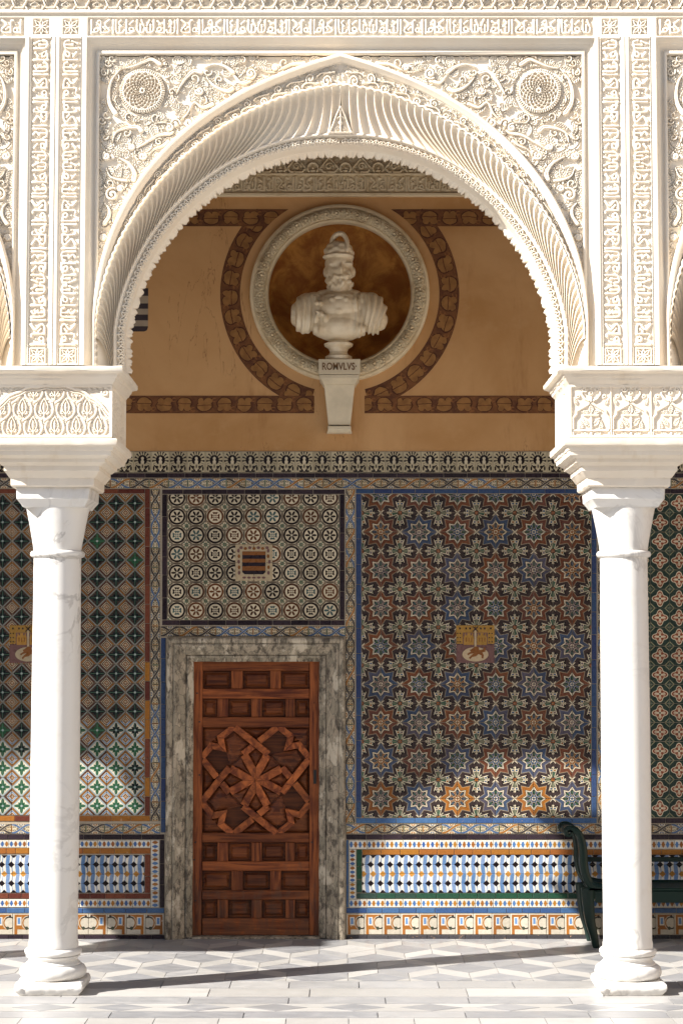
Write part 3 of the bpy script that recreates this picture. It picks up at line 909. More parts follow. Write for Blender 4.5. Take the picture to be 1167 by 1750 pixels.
# scalloped bead over the fluting
sl = np.linspace(-10, 90, 420)
dr = np.abs(np.sin(sl/1.9*math.pi))*2.2
P = np.zeros((5, len(sl), 3))
for i, (d, y) in enumerate(((4.2, 0.05), (4.2, 0.018), (2.6, 0.008), (0.0, 0.012), (-1.2, 0.035))):
    X, Z = arch_xz(A_GAD, sl, dr=(d+dr if i < 3 else d+dr))
    P[i, :, 0], P[i, :, 2], P[i, :, 1] = X, Z, YF+y
half('scalloped_bead', grid_mesh('scalloped_bead', P, M_CARV))

# smooth hollow behind the flutes
def hollow(t): return 0.022+0.092*(1-(1-t)**1.7)
half('hollow', grid_mesh('hollow', band_points(A_GAD, A_INN, THS, np.linspace(0, 1, 8), lambda t: hollow(t)+0.034), M_CARV))
# the flutes, one by one
def flute_mesh(t0, t1):
    ts = np.linspace(0, 1, 15); ws = np.linspace(0, 1, 9)
    P = np.zeros((len(ts), len(ws), 3))
    for i, t in enumerate(ts):
        tb = t0+(t1-t0)*ws
        skew = 12.5*np.clip((89.0-tb)/16.0, 0.12, 1.0)*t**2.0
        th = np.clip(tb-skew, -12, 90)
        xa, za = arch_xz(A_GAD, th); xb, zb = arch_xz(A_INN, th)
        end = min(1.0, (t/0.10)**0.5) if t > 0 else 0.0
        prof = np.sin(np.pi*ws)**0.75
        tip = (1-end)*0.0
        yy = hollow(t)-0.018+0.046*prof*end*(1-0.40*t)
        lift = (1-np.abs(2*ws-1)**2.2)*0.045*(1-end)
        P[i, :, 0] = xa+(xb-xa)*(t-lift*0); P[i, :, 2] = za+(zb-za)*t; P[i, :, 1] = YF+yy
    return grid_mesh('flute', P, M_CARV)
FL = []
t = 90.0; step = 2.06
while t > -2:
    FL.append(flute_mesh(t-step, t)); t -= step
# plain roll under the flutes
P = []
for a in np.linspace(-60, 200, 9):
    d, y = 2.4*math.cos(math.radians(a)), -0.0085*math.sin(math.radians(a))
    X, Z = arch_xz(A_INN, THS, dr=d); P.append(np.stack([X, np.full_like(X, YF+0.116+y), Z], -1))
half('arch_roll', grid_mesh('arch_roll', np.array(P), M_CARV))
# lace: pierced leaf edging
Rl = Relief(690, 16, 1.4)
Rl.rect(0, 13.5, 690, 16, 0.9)
x = 5
while x < 690:
    Rl.disc(x, 10, 3.2, 0.9); Rl.hole(x, 10, 1.3)
    Rl.stroke(arc(x, 5, 5.5, 200, -20), 1.1, 0.95); Rl.stroke([(x, 12), (x, 2)], 1.0, 1.0)
    Rl.stroke([(x-5, 2), (x, 7), (x+5, 2)], 1.0, 0.9); Rl.disc(x+6.5, 6, 1.7, 0.8); Rl.hole(x+6.5, 10, 1.2)
    x += 13
ths = np.interp(Rl.xs, [0, 62, 690], [-10, 0, 90])
jag = 2.2+3.0*np.abs(np.sin(np.pi*Rl.xs/13.0))**0.7+1.2*np.abs(np.sin(np.pi*Rl.xs/6.5+0.6))
xa, za = arch_xz(A_INN, ths, dr=-1.5); xb, zb = arch_xz(A_LACE, ths, dr=3.5-jag)
def mp(X, Y, H):
    t = Y/16.0
    return np.stack([xb+(xa-xb)*t, YF+0.146-0.026*H, zb+(za-zb)*t], -1)
half('lace_edge', Rl.mesh('lace_edge', mp, M_CARV))
# soffit
YB = 0.42
xs_, zs_ = arch_xz(A_LACE, THS, dr=1.0)
P = np.zeros((6, len(THS), 3))
for i, y in enumerate(np.linspace(0.132, YB, 6)): P[i, :, 0], P[i, :, 2], P[i, :, 1] = xs_, zs_, YF+y
half('soffit', grid_mesh('soffit', P, M_CARV))
sl = np.linspace(-10, 90, 900)
per = sl/100*690
jag = 1.5+6.0*np.abs(np.sin(np.pi*(per+3*np.sin(per*0.13))/19.0))**0.5+2.0*np.abs(np.sin(np.pi*per/9.5+0.7))+0.5*np.sin(per*0.7)
P = np.zeros((6, len(sl), 3))
for i, (d, y) in enumerate(((2.0, YB-0.075), (-0.3, YB-0.07), (-0.8, YB-0.055), (None, YB-0.045), (None, YB-0.002), (1.0, YB))):
    X, Z = arch_xz(A_LACE, sl, dr=(1.0-jag if d is None else 1.0+d))
    P[i, :, 0], P[i, :, 2], P[i, :, 1] = X, Z, YF+y
half('lace_edge', grid_mesh('lace_edge', P, M_CARV))
# rear face of the wall over the arch
ZTOP = 7.6
X, Z = arch_xz(A_LACE, THS, dr=1.0)
P = np.zeros((2, len(THS)+1, 3))
P[0, :-1, 0], P[0, :-1, 2] = X, Z; P[0, -1] = (0, 0, Z[-1]); P[1, :, 0] = P[0, :, 0]; P[1, :, 2] = ZTOP; P[:, :, 1] = YF+YB
P[:, 0, 0] = -BAY/2; P[0, 0, 2] = Z[0]
half('rear_face', grid_mesh('rear_face', P, M_LIME, smooth=False))

# spandrel panel with its roundel and scrolling vines
SX0, SZ0 = FX(165, 260), FZ(470)
SX1, SZ1 = 0.0, FZ(90)
sw, sh = (SX1-SX0)*K, (SZ1-SZ0)*K
rg = random.Random(5)
Rs = Relief(sw, sh, 1.12)
def sx(px, py): X, Z = F(px, py); return ((X-SX0)*K, (Z-SZ0)*K)
gx, gz = np.meshgrid(Rs.xs, Rs.ys)
ppx, ppy = project_front(SX0+gx/K, SZ0+gz/K)
rr_ = np.hypot(ppx-582, ppy-560); th_ = np.degrees(np.arctan2(560-ppy, 582-ppx))
out_ok = (rr_ > A_OUT(np.clip(th_, 0, 90))-7)
def inside(x, y):
    i, j = min(Rs.nx-1, max(0, int(x*Rs.res))), min(Rs.ny-1, max(0, int(y*Rs.res)))
    return rr_[j, i] > A_OUT(np.clip(th_[j, i], 0, 90))-22
arabesque_ground(Rs, rg, 0, 0, sw, sh, 25, inside, 0.72, 4.4, 0.56)
for k in range(150):
    x_, y_ = rg.uniform(0, sw), rg.uniform(0, sh)
    if inside(x_, y_):
        Rs.stroke(spiral(x_, y_, rg.uniform(6, 11), 1.2, rg.uniform(0, 6.3), rg.choice((-1, 1))*rg.uniform(0.7, 1.2), 20), 1.35, 0.92, gap=0.9)
        if k % 3 == 0: Rs.leaf(x_+rg.uniform(-8, 8), y_+rg.uniform(-8, 8), rg.uniform(0, 6.3), rg.uniform(13, 19), rg.uniform(4, 6), rg.uniform(-0.3, 0.3), 0.95, 4.4)
def vine(pts, w=4.4):
    pts = [sx(*p) for p in pts]
    P_ = np.array(pts)
    out = []
    for i in range(len(P_)-1):                     # Catmull-Rom through the measured points
        p0, p1, p2, p3 = P_[max(0, i-1)], P_[i], P_[i+1], P_[min(len(P_)-1, i+2)]
        for q in range(8):
            t = q/8
            out.append(0.5*((2*p1)+(p2-p0)*t+(2*p0-5*p1+4*p2-p3)*t*t+(3*p1-p0-3*p2+p3)*t**3))
    out.append(P_[-1])
    Rs.stroke(out, w*0.78, 1.0, gap=1.4, low=0.0, taper=[0.25, 0.55, 0.85, 1.1, 1.3], flat=0.6)
    Rs.groove(out[4:], w*0.28, 0.20)
vine([(203, 112), (225, 108), (245, 100), (258, 96), (272, 104)], 4.6)
vine([(205, 112), (190, 130), (184, 152), (186, 172), (196, 188)], 4.8)
vine([(300, 155), (308, 140), (318, 126), (330, 116), (342, 118)], 4.8)
vine([(352, 126), (362, 138), (374, 146), (388, 150), (396, 146)], 4.8)
vine([(300, 205), (318, 190), (330, 170), (345, 178), (362, 172)], 3.6)
vine([(222, 254), (246, 240), (270, 226), (290, 222), (294, 212)], 4.6)
vine([(190, 238), (196, 222), (212, 214), (232, 212), (240, 218)], 4.8)
vine([(196, 262), (208, 268), (220, 276), (228, 290), (226, 302)], 4.8)
vine([(180, 282), (186, 296), (200, 302), (214, 304)], 3.4)
vine([(176, 342), (184, 352), (184, 366), (176, 378)], 4.6)
vine([(390, 112), (402, 126), (412, 136), (426, 132)], 4.2)
vine([(440, 112), (462, 118), (480, 112), (498, 104), (520, 102)], 3.6)
vine([(348, 110), (366, 104), (384, 108), (398, 118)], 4.2)
vine([(250, 262), (262, 250), (276, 244), (286, 236)], 3.2)
vine([(262, 206), (276, 204), (292, 206), (300, 212)], 3.0)
vine([(424, 142), (410, 150), (398, 158)], 3.0)
for (cx_, cy_, r_, tn, a0) in ((298, 206, 9, 1.2, 0), (288, 213, 7, -1.2, 2), (190, 328, 12, 1.5, 1), (428, 120, 10, 1.5, 4), (224, 246, 6, 1.2, 2),
                               (340, 150, 7, 1.3, 3), (322, 204, 9, -1.3, 1), (180, 262, 7, 1.3, 2), (470, 110, 6, 1.2, 0), (204, 318, 6, 1.2, 0), (174, 402, 6, 1.2, 0), (242, 262, 7, -1.2, 1)):
    c = sx(cx_, cy_)
    Rs.stroke(spiral(c[0], c[1], r_, 1.4, a0, tn), 2.6, 1.0, gap=1.4, low=0.08, taper=[0.7, 1, 1.2])
c = sx(242, 150); RR = 38
Rs.disc(c[0], c[1], RR+3, 0.30, gap=3, dome=False)
w_ = Rs.win(c[0]-RR-2, c[1]-RR-2, c[0]+RR+2, c[1]+RR+2); sl_, X_, Y_ = w_
D_ = np.hypot(X_-c[0], Y_-c[1]); A_ = np.arctan2(Y_-c[1], X_-c[0]); Hs = Rs.H[sl_]
lat = np.maximum(np.abs(np.cos(A_*8+D_*0.42)), np.abs(np.cos(A_*8-D_*0.42)))
hgt = np.where(D_ < RR-5, 0.20+0.75*np.clip((lat-0.86)/0.10, 0, 1), Hs)
hgt = np.where((D_ > RR-6) & (D_ < RR-3.5), 0.95, hgt)
hgt = np.where((D_ >= RR-3.5) & (D_ < RR+1), 0.35+0.6*(np.cos(A_*60) > -0.1), hgt)
hgt = np.where(D_ < 5, 0.95, hgt); hgt = np.where(D_ < 2.2, 0.2, hgt)
hgt = np.where(D_ < RR-5, hgt+0.12*(1-(D_/RR)**2), hgt)
roundel_sel = D_ < RR+1.5
Rs.H[sl_] = np.where(roundel_sel, 0.0, Hs)
cells = out_ok[:-1, :-1] & out_ok[1:, 1:]
def mp(X, Y, H): return np.stack([SX0+X/K, YF+0.080-0.027*H, SZ0+Y/K], -1)
half('spandrel_panel', Rs.mesh('spandrel_panel', mp, M_CARV, mask=cells))
gP = np.stack([SX0+X_/K, YF+0.078-0.028*np.where(roundel_sel, hgt, 0), SZ0+Y_/K], -1)
half('rosette', grid_mesh('rosette', gP, M_CARV, mask=(roundel_sel[:-1, :-1] & roundel_sel[1:, 1:])))

# stepped frame round the panel (left half: up the side, then along the top to the centre)
XL, ZT, ZB = FX(143, 300), FZ(62), FZ(623)
secf = [(0.0, 0.0), (0.006, 0.002), (0.022, 0.034), (0.033, 0.036), (0.036, 0.043), (0.062, 0.066), (0.070, 0.066), (0.072, 0.046), (0.092, 0.046), (0.094, 0.085)]
P = np.zeros((len(secf), 3, 3))
for i, (o, y) in enumerate(secf):
    P[i, 0] = (XL+o, YF+y, ZB); P[i, 1] = (XL+o, YF+y, ZT-o*1.12); P[i, 2] = (0, YF+y, ZT-o*1.12)
half('frame_moulding', grid_mesh('frame_moulding', P, M_CARV, smooth=False))
# palmette at the crown (whole)
Rp = Relief(46, 60, 1.3)
Rp.stroke([(23, 58), (15, 40), (7, 16), (2, 3)], 1.6, 1.0); Rp.stroke([(23, 58), (31, 40), (39, 16), (44, 3)], 1.6, 1.0)
Rp.stroke([(1, 3), (45, 3)], 1.8, 1.0); Rp.disc(18, 13, 5, 1.0); Rp.disc(28, 13, 5, 1.0); Rp.disc(23, 24, 5.5, 1.0); Rp.hole(18, 13, 2); Rp.hole(28, 13, 2)
Rp.stroke([(23, 3), (23, 50)], 1.3, 1.0); Rp.stroke(arc(23, 30, 7, 20, 160), 1.2, 0.9); Rp.disc(23, 40, 3.2, 1.0)
Rp.leaf(12, 5, 1.0, 16, 4, 0.1); Rp.leaf(34, 5, 2.14, 16, 4, -0.1)
X, Y = np.meshgrid(Rp.xs, Rp.ys)
tri = (np.abs(X-23) < (60-Y)*0.40+2)
tt = 1-Y/70.0
zc0 = arch_xz(A_INN, np.array([89.99]))[1][0]; zc1 = arch_xz(A_GAD, np.array([89.99]))[1][0]
P = np.stack([(X-23)*0.9/K, YF+np.vectorize(hollow)(np.clip(1-Y/100.0, 0, 1))-0.008-0.016*Rp.H, zc0+0.004+(zc1-zc0)*(Y/100.0)], -1)
PALM = grid_mesh('crown_palmette', P, M_CARV, mask=(tri[:-1, :-1] & tri[1:, 1:]))

XVIEW = 2.75
def place_bay(k):
    off = k*BAY
    def add(name, me, mirror):
        o = bpy.data.objects.new(name, me); link(o, arcade)
        o.location = (off, 0, 0)
        if mirror: o.scale = (-1, 1, 1)
        return o
    for mirror in (False, True):
        sx_ = 1 if mirror else -1
        seen = abs(off+sx_*BAY/2) < XVIEW
        for name, me in HALF:
            if seen or name in ('soffit', 'rear_face', 'lace_edge', 'frame_moulding', 'hollow', 'arch_moulding'): add(name, me, mirror)
        if not seen:
            continue
        for me in FL:
            vx = np.array([v.co.x for v in me.vertices]); m = off + (-vx.mean() if mirror else vx.mean())
            if abs(m) < 2.6: add('flute', me, mirror)
    if k == 0: add('crown_palmette', PALM, False)
for k in (-2, -1, 0, 1): place_bay(k)

# piers: two upright inscriptions on each
pw_, ph_ = 106.0, (FZ(62)-FZ(623))*K
def pier_mesh(seed):
    rg = random.Random(seed)
    R_ = Relief(pw_, ph_, 1.15, 1.0)
    for x0 in (10.5, 62.5):
        R_.rect(x0, 2, x0+33, ph_-3, 0.0)
        R_.rect(x0-1.6, 30, x0-0.6, ph_-3, 0.55); R_.rect(x0+33.6, 30, x0+34.6, ph_-3, 0.55)
        for xx in (x0-2.2, x0+35.2): R_.rect(xx-0.9, 0, xx+0.9, ph_, 0.62)
        flip = x0 > 40
        L = ph_-36
        inscribe(R_, (lambda a, b: (x0+33-b, 32+a)) if not flip else (lambda a, b: (x0+b, 32+a)), L, rg, 1.0, 1.9, 98)
        star_rosette(R_, x0+16.5, 15.5, 13.0)
    R_.rect(52.2, 0, 53.8, ph_, 0.45)
    def mp(X, Y, H): return np.stack([(X-pw_/2)/K, YF+0.016-0.016*H, FZ(623)+Y/K], -1)
    return R_.mesh('pier_inscription', mp, M_CARV)
PM = [pier_mesh(3), pier_mesh(9)]
for i, xp in enumerate((-1.5*BAY, -BAY/2, BAY/2)):
    obj('pier_inscription', PM[i % 2], arcade, (xp, 0, 0))
# horizontal inscription with square rosettes, mouldings and the interlaced frieze above
bx0, bx1 = -2.95, 2.95; bw = (bx1-bx0)*K; bh = (FZ(27)-FZ(62))*K
rg = random.Random(21)
Rt = Relief(bw, bh, 1.1, 1.0)
def ux(X): return (X-bx0)*K
stops = []
for xp in (-BAY/2, BAY/2): stops.append(xp)
segs = [(bx0, -BAY/2-52/K), (-BAY/2+52/K, BAY/2-52/K), (BAY/2+52/K, bx1)]
for a, b in segs:
    x0, x1 = ux(a)+3, ux(b)-3
    Rt.rect(x0, 2.0, x1, bh-2.5, 0.0)
    inscribe(Rt, lambda p, q: (x0+3+p, 2.5+q), x1-x0-6, rg, 0.98, 1.75, 101)
for xp in stops:
    for s_ in (-25.5, 25.5): star_rosette(Rt, ux(xp)+s_, bh/2, 14.5)
def mp(X, Y, H): return np.stack([bx0+X/K, YF+0.016-0.016*H, FZ(62)+Y/K], -1)
obj('inscription_band', Rt.mesh('inscription_band', mp, M_CARV), arcade)
z0, z1, z2, z3 = FZ(27), FZ(22), FZ(19), FZ(14.5)
P = np.array([[(x, YF+y, z) for x in (-12, 8)] for (y, z) in ((0.0, z0), (0.004, z0+0.002), (0.004, z1), (-0.010, z1), (-0.012, z2), (0.0, z2+0.004), (0.0, z3), (0.02, z3))])
obj('string_course', grid_mesh('string_course', P, M_CARV, smooth=False), arcade)
fh = 46
Rf = Relief(bw, fh, 1.05)
arabesque_ground(Rf, random.Random(8), 0, 0, bw, fh, 13, h=0.5, pitch=3.2)
n = int(bw/54)
for k in range(-1, n+2):
    x = k*54+14
    for sgn in (0, 1):
        cxk = x+27*sgn
        hx_ = [(cxk-13, 1), (cxk-20, 8), (cxk-13, 17), (cxk+13, 17), (cxk+20, 8), (cxk+13, 1)] if sgn == 0 else [(cxk-7, 0), (cxk-9, 17), (cxk, 24), (cxk+9, 17), (cxk+7, 0)]
        Rf.stroke(hx_, 2.0, 1.0, gap=1.2)
    Rf.stroke([(x-34, 3), (x-20, 3), (x-8, 30), (x+8, 30), (x+20, 3), (x+34, 3)], 1.8, 0.95, gap=1.0)
    Rf.stroke([(x-22, 46), (x-13, 24), (x+13, 24), (x+22, 46)], 1.8, 1.0, gap=1.0)
    Rf.disc(x, 8, 4.0, 0.9, gap=1.2); Rf.hole(x, 8, 1.6); Rf.stroke([(x-8, 8), (x, 13), (x+8, 8), (x, 3), (x-8, 8)], 1.0, 0.9)
def mp(X, Y, H): return np.stack([bx0+X/K, YF+0.024-0.030*H, FZ(14.5)+Y/K], -1)
obj('interlaced_frieze', Rf.mesh('interlaced_frieze', mp, M_CARV), arcade)
ztf = FZ(14.5)+fh/K
box('upper_wall', -13, 9, YF+0.001, YF+YB-0.001, ztf, ZTOP, M_LIME, arcade)
# plain wall behind the neighbouring bays that the frame does not show
for xa, xb in ((-13, bx0), (bx1, 9)):
    box('upper_wall', xa, xb, YF+0.002, YF+0.05, FZ(62), ztf, M_LIME, arcade)
for xp in (-3.5*BAY, -2.5*BAY, 1.5*BAY):
    box('upper_wall', xp-0.21 if xp > -13.2 else xp-2, xp+0.21 if xp < 5.5 else xp+3, YF+0.004, YF+YB-0.003, FZ(623), ZTOP-0.01, M_LIME, arcade)
# ------------------------------------------------------------------ columns with capital, carved impost block and base
def cz(py): return on_y(98.5, py, YC)[1]
def czf(py, y): return on_y(98.5, py, y)[1]
KC = 3300/13.0
def column_meshes():
    M = {}
    zb0 = 0.0
    z_pl = 0.085
    M['plinth'] = square_lathe('plinth', [(0.196, 0.0), (0.205, 0.012), (0.220, 0.032), (0.224, 0.05), (0.222, z_pl-0.014), (0.214, z_pl-0.004), (0.200, z_pl)], M_MARB, 0, 0, 22, 0.005)
    zl0, zl1 = z_pl, z_pl+0.092
    prof = [(0.150, z_pl-0.002)]
    for i in range(13):
        a = -math.pi/2+math.pi*i/12
        prof.append((0.176+0.046*math.cos(a), (zl0+zl1)/2+0.046*math.sin(a)))
    prof += [(0.180, zl1), (0.180, zl1+0.010)]
    for i in range(1, 8):
        t = i/8; prof.append((0.180-0.018*math.sin(math.pi*t)*1.0-0.004*t, zl1+0.010+0.042*t))
    zu0 = zl1+0.054
    prof += [(0.180, zu0), (0.180, zu0+0.006)]
    for i in range(9):
        a = -math.pi/2+math.pi*i/8; prof.append((0.168+0.022*math.cos(a), zu0+0.030+0.022*math.sin(a)))
    prof += [(0.166, zu0+0.058), (0.162, zu0+0.064)]
    chip = lambda a, z: -0.0025*max(0, math.sin(a*5+z*40)*math.sin(a*11-z*90))
    M['base'] = lathe_mesh('base', prof, M_MARB, 64, wob=chip)
    zs0 = zu0+0.062; zs1 = czf(951, YC-0.16)
    sp_ = [(0.166, zs0), (0.166, zs0+0.02), (0.1605, zs0+0.04)]
    for i in range(1, 25):
        t = i/24; sp_.append((0.1605+0.0035*math.sin(math.pi*min(1, t*1.1))-0.0015*t, zs0+0.04+(zs1-zs0-0.04)*t))
    M['shaft'] = lathe_mesh('shaft', sp_, M_MARB, 72)
    zn = czf(940, YC-0.16)
    pn = [(0.158, zs1-0.004)]
    for i in range(9):
        a = -math.pi/2+math.pi*i/8; pn.append((0.164+0.019*math.cos(a), (zs1+zn)/2+(zn-zs1)/2*math.sin(a)))
    M['necking'] = lathe_mesh('necking', pn, M_MARB, 64)
    zt = czf(860, YC-0.2)
    pb = [(0.160, zn-0.003)]
    for i in range(17):
        t = i/16; pb.append((0.160+0.056*t**1.15, zn+(zt-zn)*t))
    pb += [(0.222, zt+0.004)]
    M['bell'] = lathe_mesh('bell', pb, M_MARB, 72)
    def fz(py, h): return on_y(98.5, py, YC-h)[1]
    A = [(0.208, fz(866, .2)), (0.218, fz(861, .22)), (0.244, fz(852, .245)), (0.246, fz(835, .245)), (0.242, fz(832.5, .245)), (0.2, fz(832.3, .2))]
    M['abacus'] = square_lathe('abacus', A, M_MARB, 0, 0)
    B = [(0.22, fz(833, .22)), (0.270, fz(832, .275)), (0.279, fz(829, .28)), (0.279, fz(817, .28)), (0.288, fz(815.5, .29)), (0.311, fz(806, .31)), (0.3185, fz(804, .32)), (0.3185, fz(796, .32)),
         (0.330, fz(794.5, .33)), (0.345, fz(790.5, .345)), (0.359, fz(789.5, .36)), (0.362, fz(783.5, .36)), (0.371, fz(782.5, .37)), (0.388, fz(778.5, .39)), (0.406, fz(777.5, .406)), (0.410, fz(770, .41)), (0.417, fz(768.8, .417)),
         (0.424, fz(763, .42)), (0.444, fz(760, .444)), (0.449, fz(757, .449)), (0.449, fz(750, .449)), (0.442, fz(748.8, .445)), (0.39, fz(748.2, .41))]
    M['stepped_capital'] = square_lathe('stepped_capital', B, M_LIME, 0, 0)
    Cn = [(0.398, fz(660, .41)), (0.414, fz(655.5, .41)), (0.418, fz(653, .42)), (0.430, fz(650, .43)), (0.436, fz(645, .436)), (0.444, fz(643.5, .44)), (0.450, fz(638, .45)), (0.464, fz(636, .46)), (0.480, fz(634, .48)), (0.485, fz(631.5, .485)), (0.485, fz(626, .485)), (0.478, fz(624.6, .485)), (0.33, fz(624.0, .485)+0.004)]
    M['cornice'] = square_lathe('cornice', Cn, M_LIME, 0, 0)
    return M, fz(747.5, .41), fz(657, .41)
CM, ZI0, ZI1 = column_meshes()
BH = 0.409
iw, ih = 2*BH*K, (ZI1-ZI0)*K
def impost_palmettes():
    R_ = Relief(iw, ih, 1.25, 0.0); rg = random.Random(2)
    arabesque_ground(R_, rg, 0, 0, iw, ih, 9, h=0.45, pitch=2.6)
    cw, chh = 37.0*0.985, 31.0
    for j in range(-1, 4):
        for i in range(-1, 7):
            cx_ = 4+i*cw+(j % 2)*cw/2; cy_ = 4+j*chh*0.98
            for s_ in (-1, 1):
                R_.stroke(bez((cx_, cy_-6), (cx_+s_*26, cy_+8), (cx_+s_*14, cy_+24), (cx_+s_*0.5, cy_+44), 16), 1.9, 0.95, gap=0.9)
                R_.groove(bez((cx_, cy_-6), (cx_+s_*26, cy_+8), (cx_+s_*14, cy_+24), (cx_+s_*0.5, cy_+44), 16), 0.6, 0.25)
                R_.stroke(spiral(cx_+s_*5.5, cy_+9, 4.6, 1.0, math.pi/2, s_*1.1), 1.4, 1.0, gap=0.8)
                R_.stroke(bez((cx_+s_*1, cy_+6), (cx_+s_*9, cy_+14), (cx_+s_*7, cy_+22), (cx_, cy_+32), 14), 1.2, 0.95, gap=0.7)
            R_.leaf(cx_, cy_+10, math.pi/2, 17, 3.2, 0, 1.0, 2.6); R_.stroke([(cx_, cy_+2), (cx_, cy_+24)], 1.0, 1.0)
    top = []
    for k in range(24):
        x = iw*k/23; d = abs(x-iw*0.5)/(iw*0.5)
        top.append((x, ih*(0.98-0.62*d**2.6)+1.5*math.sin(k*1.9)))
    m = np.interp(R_.xs, [p[0] for p in top], [p[1] for p in top])
    gy = R_.ys[:, None]
    R_.H = np.where(gy > m[None, :], 0.25, R_.H)
    for s_ in (12, iw-12):
        R_.stroke(spiral(s_, ih-13, 8, 1.5, 0, 1.6), 2.0, 1.0); R_.disc(s_, ih-13, 2.2, 1.0)
    for k in range(5): R_.leaf(iw*0.12+k*9, ih-4-k, 3.4, 12, 3, 0.2); R_.leaf(iw*0.88-k*9, ih-4-k, -0.3, 12, 3, -0.2)
    R_.stroke(top, 2.6, 1.0, gap=1.2); R_.stroke([(p[0], p[1]-6) for p in top], 1.3, 0.9, gap=0.8)
    return R_
def impost_crosses():
    R_ = Relief(iw, ih, 1.25, 0.0); rg = random.Random(6)
    aw = (iw-8)/3.0
    for k in range(3):
        cx_ = 4+aw*(k+0.5); h0 = 2
        for s_ in (-1, 1):
            R_.stroke([(cx_+s_*(aw/2-3), h0), (cx_+s_*(aw/2-3), 33), (cx_+s_*(aw/2-9), 40), (cx_+s_*(aw/2-9), 45), (cx_+s_*(aw/2-18), 50), (cx_+s_*7, 55), (cx_, 60)], 2.2, 0.95, gap=1.0)
            R_.leaf(cx_+s_*3, 20, math.pi/2-s_*0.9, 19, 4.5, s_*0.2, 0.9, 3.2); R_.leaf(cx_+s_*18, 13, math.pi/2+s_*0.3, 16, 4, -s_*0.25, 0.8, 3)
            R_.leaf(cx_+s_*4, 2, math.pi/2-s_*1.1, 18, 4, s_*0.1, 0.8, 3); R_.leaf(cx_+s_*3, 42, math.pi/2-s_*1.2, 14, 3.6, -s_*0.2, 0.9, 3)
            R_.stroke([(cx_+s_*2, 62), (cx_+s_*10, 66), (cx_+s_*16, 74), (cx_+s_*14, 82)], 1.8, 0.95, gap=0.8)
            R_.stroke(spiral(cx_+s_*11, 82, 5, 1.2, 0, s_*1.2), 1.6, 0.95, gap=0.8); R_.disc(cx_+s_*22, 70, 4.5, 0.9, gap=1); R_.hole(cx_+s_*22, 70, 1.4)
            R_.leaf(cx_+s_*24, 56, math.pi/2-s_*0.4, 14, 3.2, 0, 0.8, 2.8)
        R_.stroke([(cx_, h0), (cx_, 46)], 2.2, 1.0, gap=1.0); R_.stroke([(cx_-aw/2+5, 12), (cx_+aw/2-5, 12)], 1.7, 1.0, gap=0.8)
        R_.stroke([(cx_-12, 38), (cx_+12, 38)], 1.7, 0.95, gap=0.8); R_.leaf(cx_, 42, math.pi/2, 16, 4.5, 0, 1.0, 3)
        R_.stroke([(cx_, 62), (cx_, 88)], 1.8, 0.95, gap=0.8); R_.disc(cx_, 76, 5, 0.95, gap=1); R_.hole(cx_, 76, 1.6)
    for k in range(4): R_.stroke([(4+aw*k, 0), (4+aw*k, ih)], 1.6, 0.9, gap=0.6)
    return R_
def impost_side():
    R_ = Relief(iw, ih, 0.8, 0.0); arabesque_ground(R_, random.Random(3), 0, 0, iw, ih, 12, h=0.8)
    return R_
def face_map(turn, cx_):
    ca, sa = [(1, 0), (0, 1), (-1, 0), (0, -1)][turn]
    def mp(X, Y, H):
        x = X/K-BH; d = -(BH+0.013*H-0.013)
        e = np.minimum(np.minimum(X, iw-X), np.minimum(Y, ih-Y))
        d = np.where(e < 4.5, -BH, d)
        return np.stack([cx_+x*ca-d*sa, YC+x*sa+d*ca, ZI0+Y/K], -1)
    return mp
RP_, RC_, RS_ = impost_palmettes(), impost_crosses(), impost_side()
def column(xc, carving, label, seen=True):
    root = thing('marble_column', (xc, YC, 0), label, 'column', 'columns of the arcade')
    for nm, me in CM.items(): obj(nm, me, root, (xc, YC, 0))
    blk = part_empty('impost_block', root)
    def face(R_, turn):
        me = R_.mesh('carved_face', face_map(turn, 0.0), M_CARV)
        o = bpy.data.objects.new('carved_face', me); link(o, blk); o.location = (xc, 0, 0)
        o.matrix_parent_inverse = Matrix.Identity(4)
        return o
    # the block hangs under the thing's Empty, so it undoes that Empty's place
    blk.matrix_parent_inverse = Matrix.Translation((-xc, -YC, 0))
    face(carving, 0); face(RS_, 1); face(RS_, 3); face(RS_, 2)
    return root
column(-BAY/2, RP_, 'white marble column under an impost block carved with rows of pointed palmettes')
column(BAY/2, RC_, 'white marble column under an impost block carved with three lobed arches and crosses')
for k, nm in ((-1.5, 'first'), (-2.5, 'second')):
    r_ = thing('marble_column', (k*BAY, YC, 0), 'white marble column of the arcade beyond the edge of the picture, %s along' % nm, 'column', 'columns of the arcade')
    for n2, me in CM.items(): obj(n2, me, r_, (k*BAY, YC, 0))
    box('impost_block', k*BAY-BH, k*BAY+BH, YC-BH, YC+BH, ZI0, ZI1, M_LIME, r_)
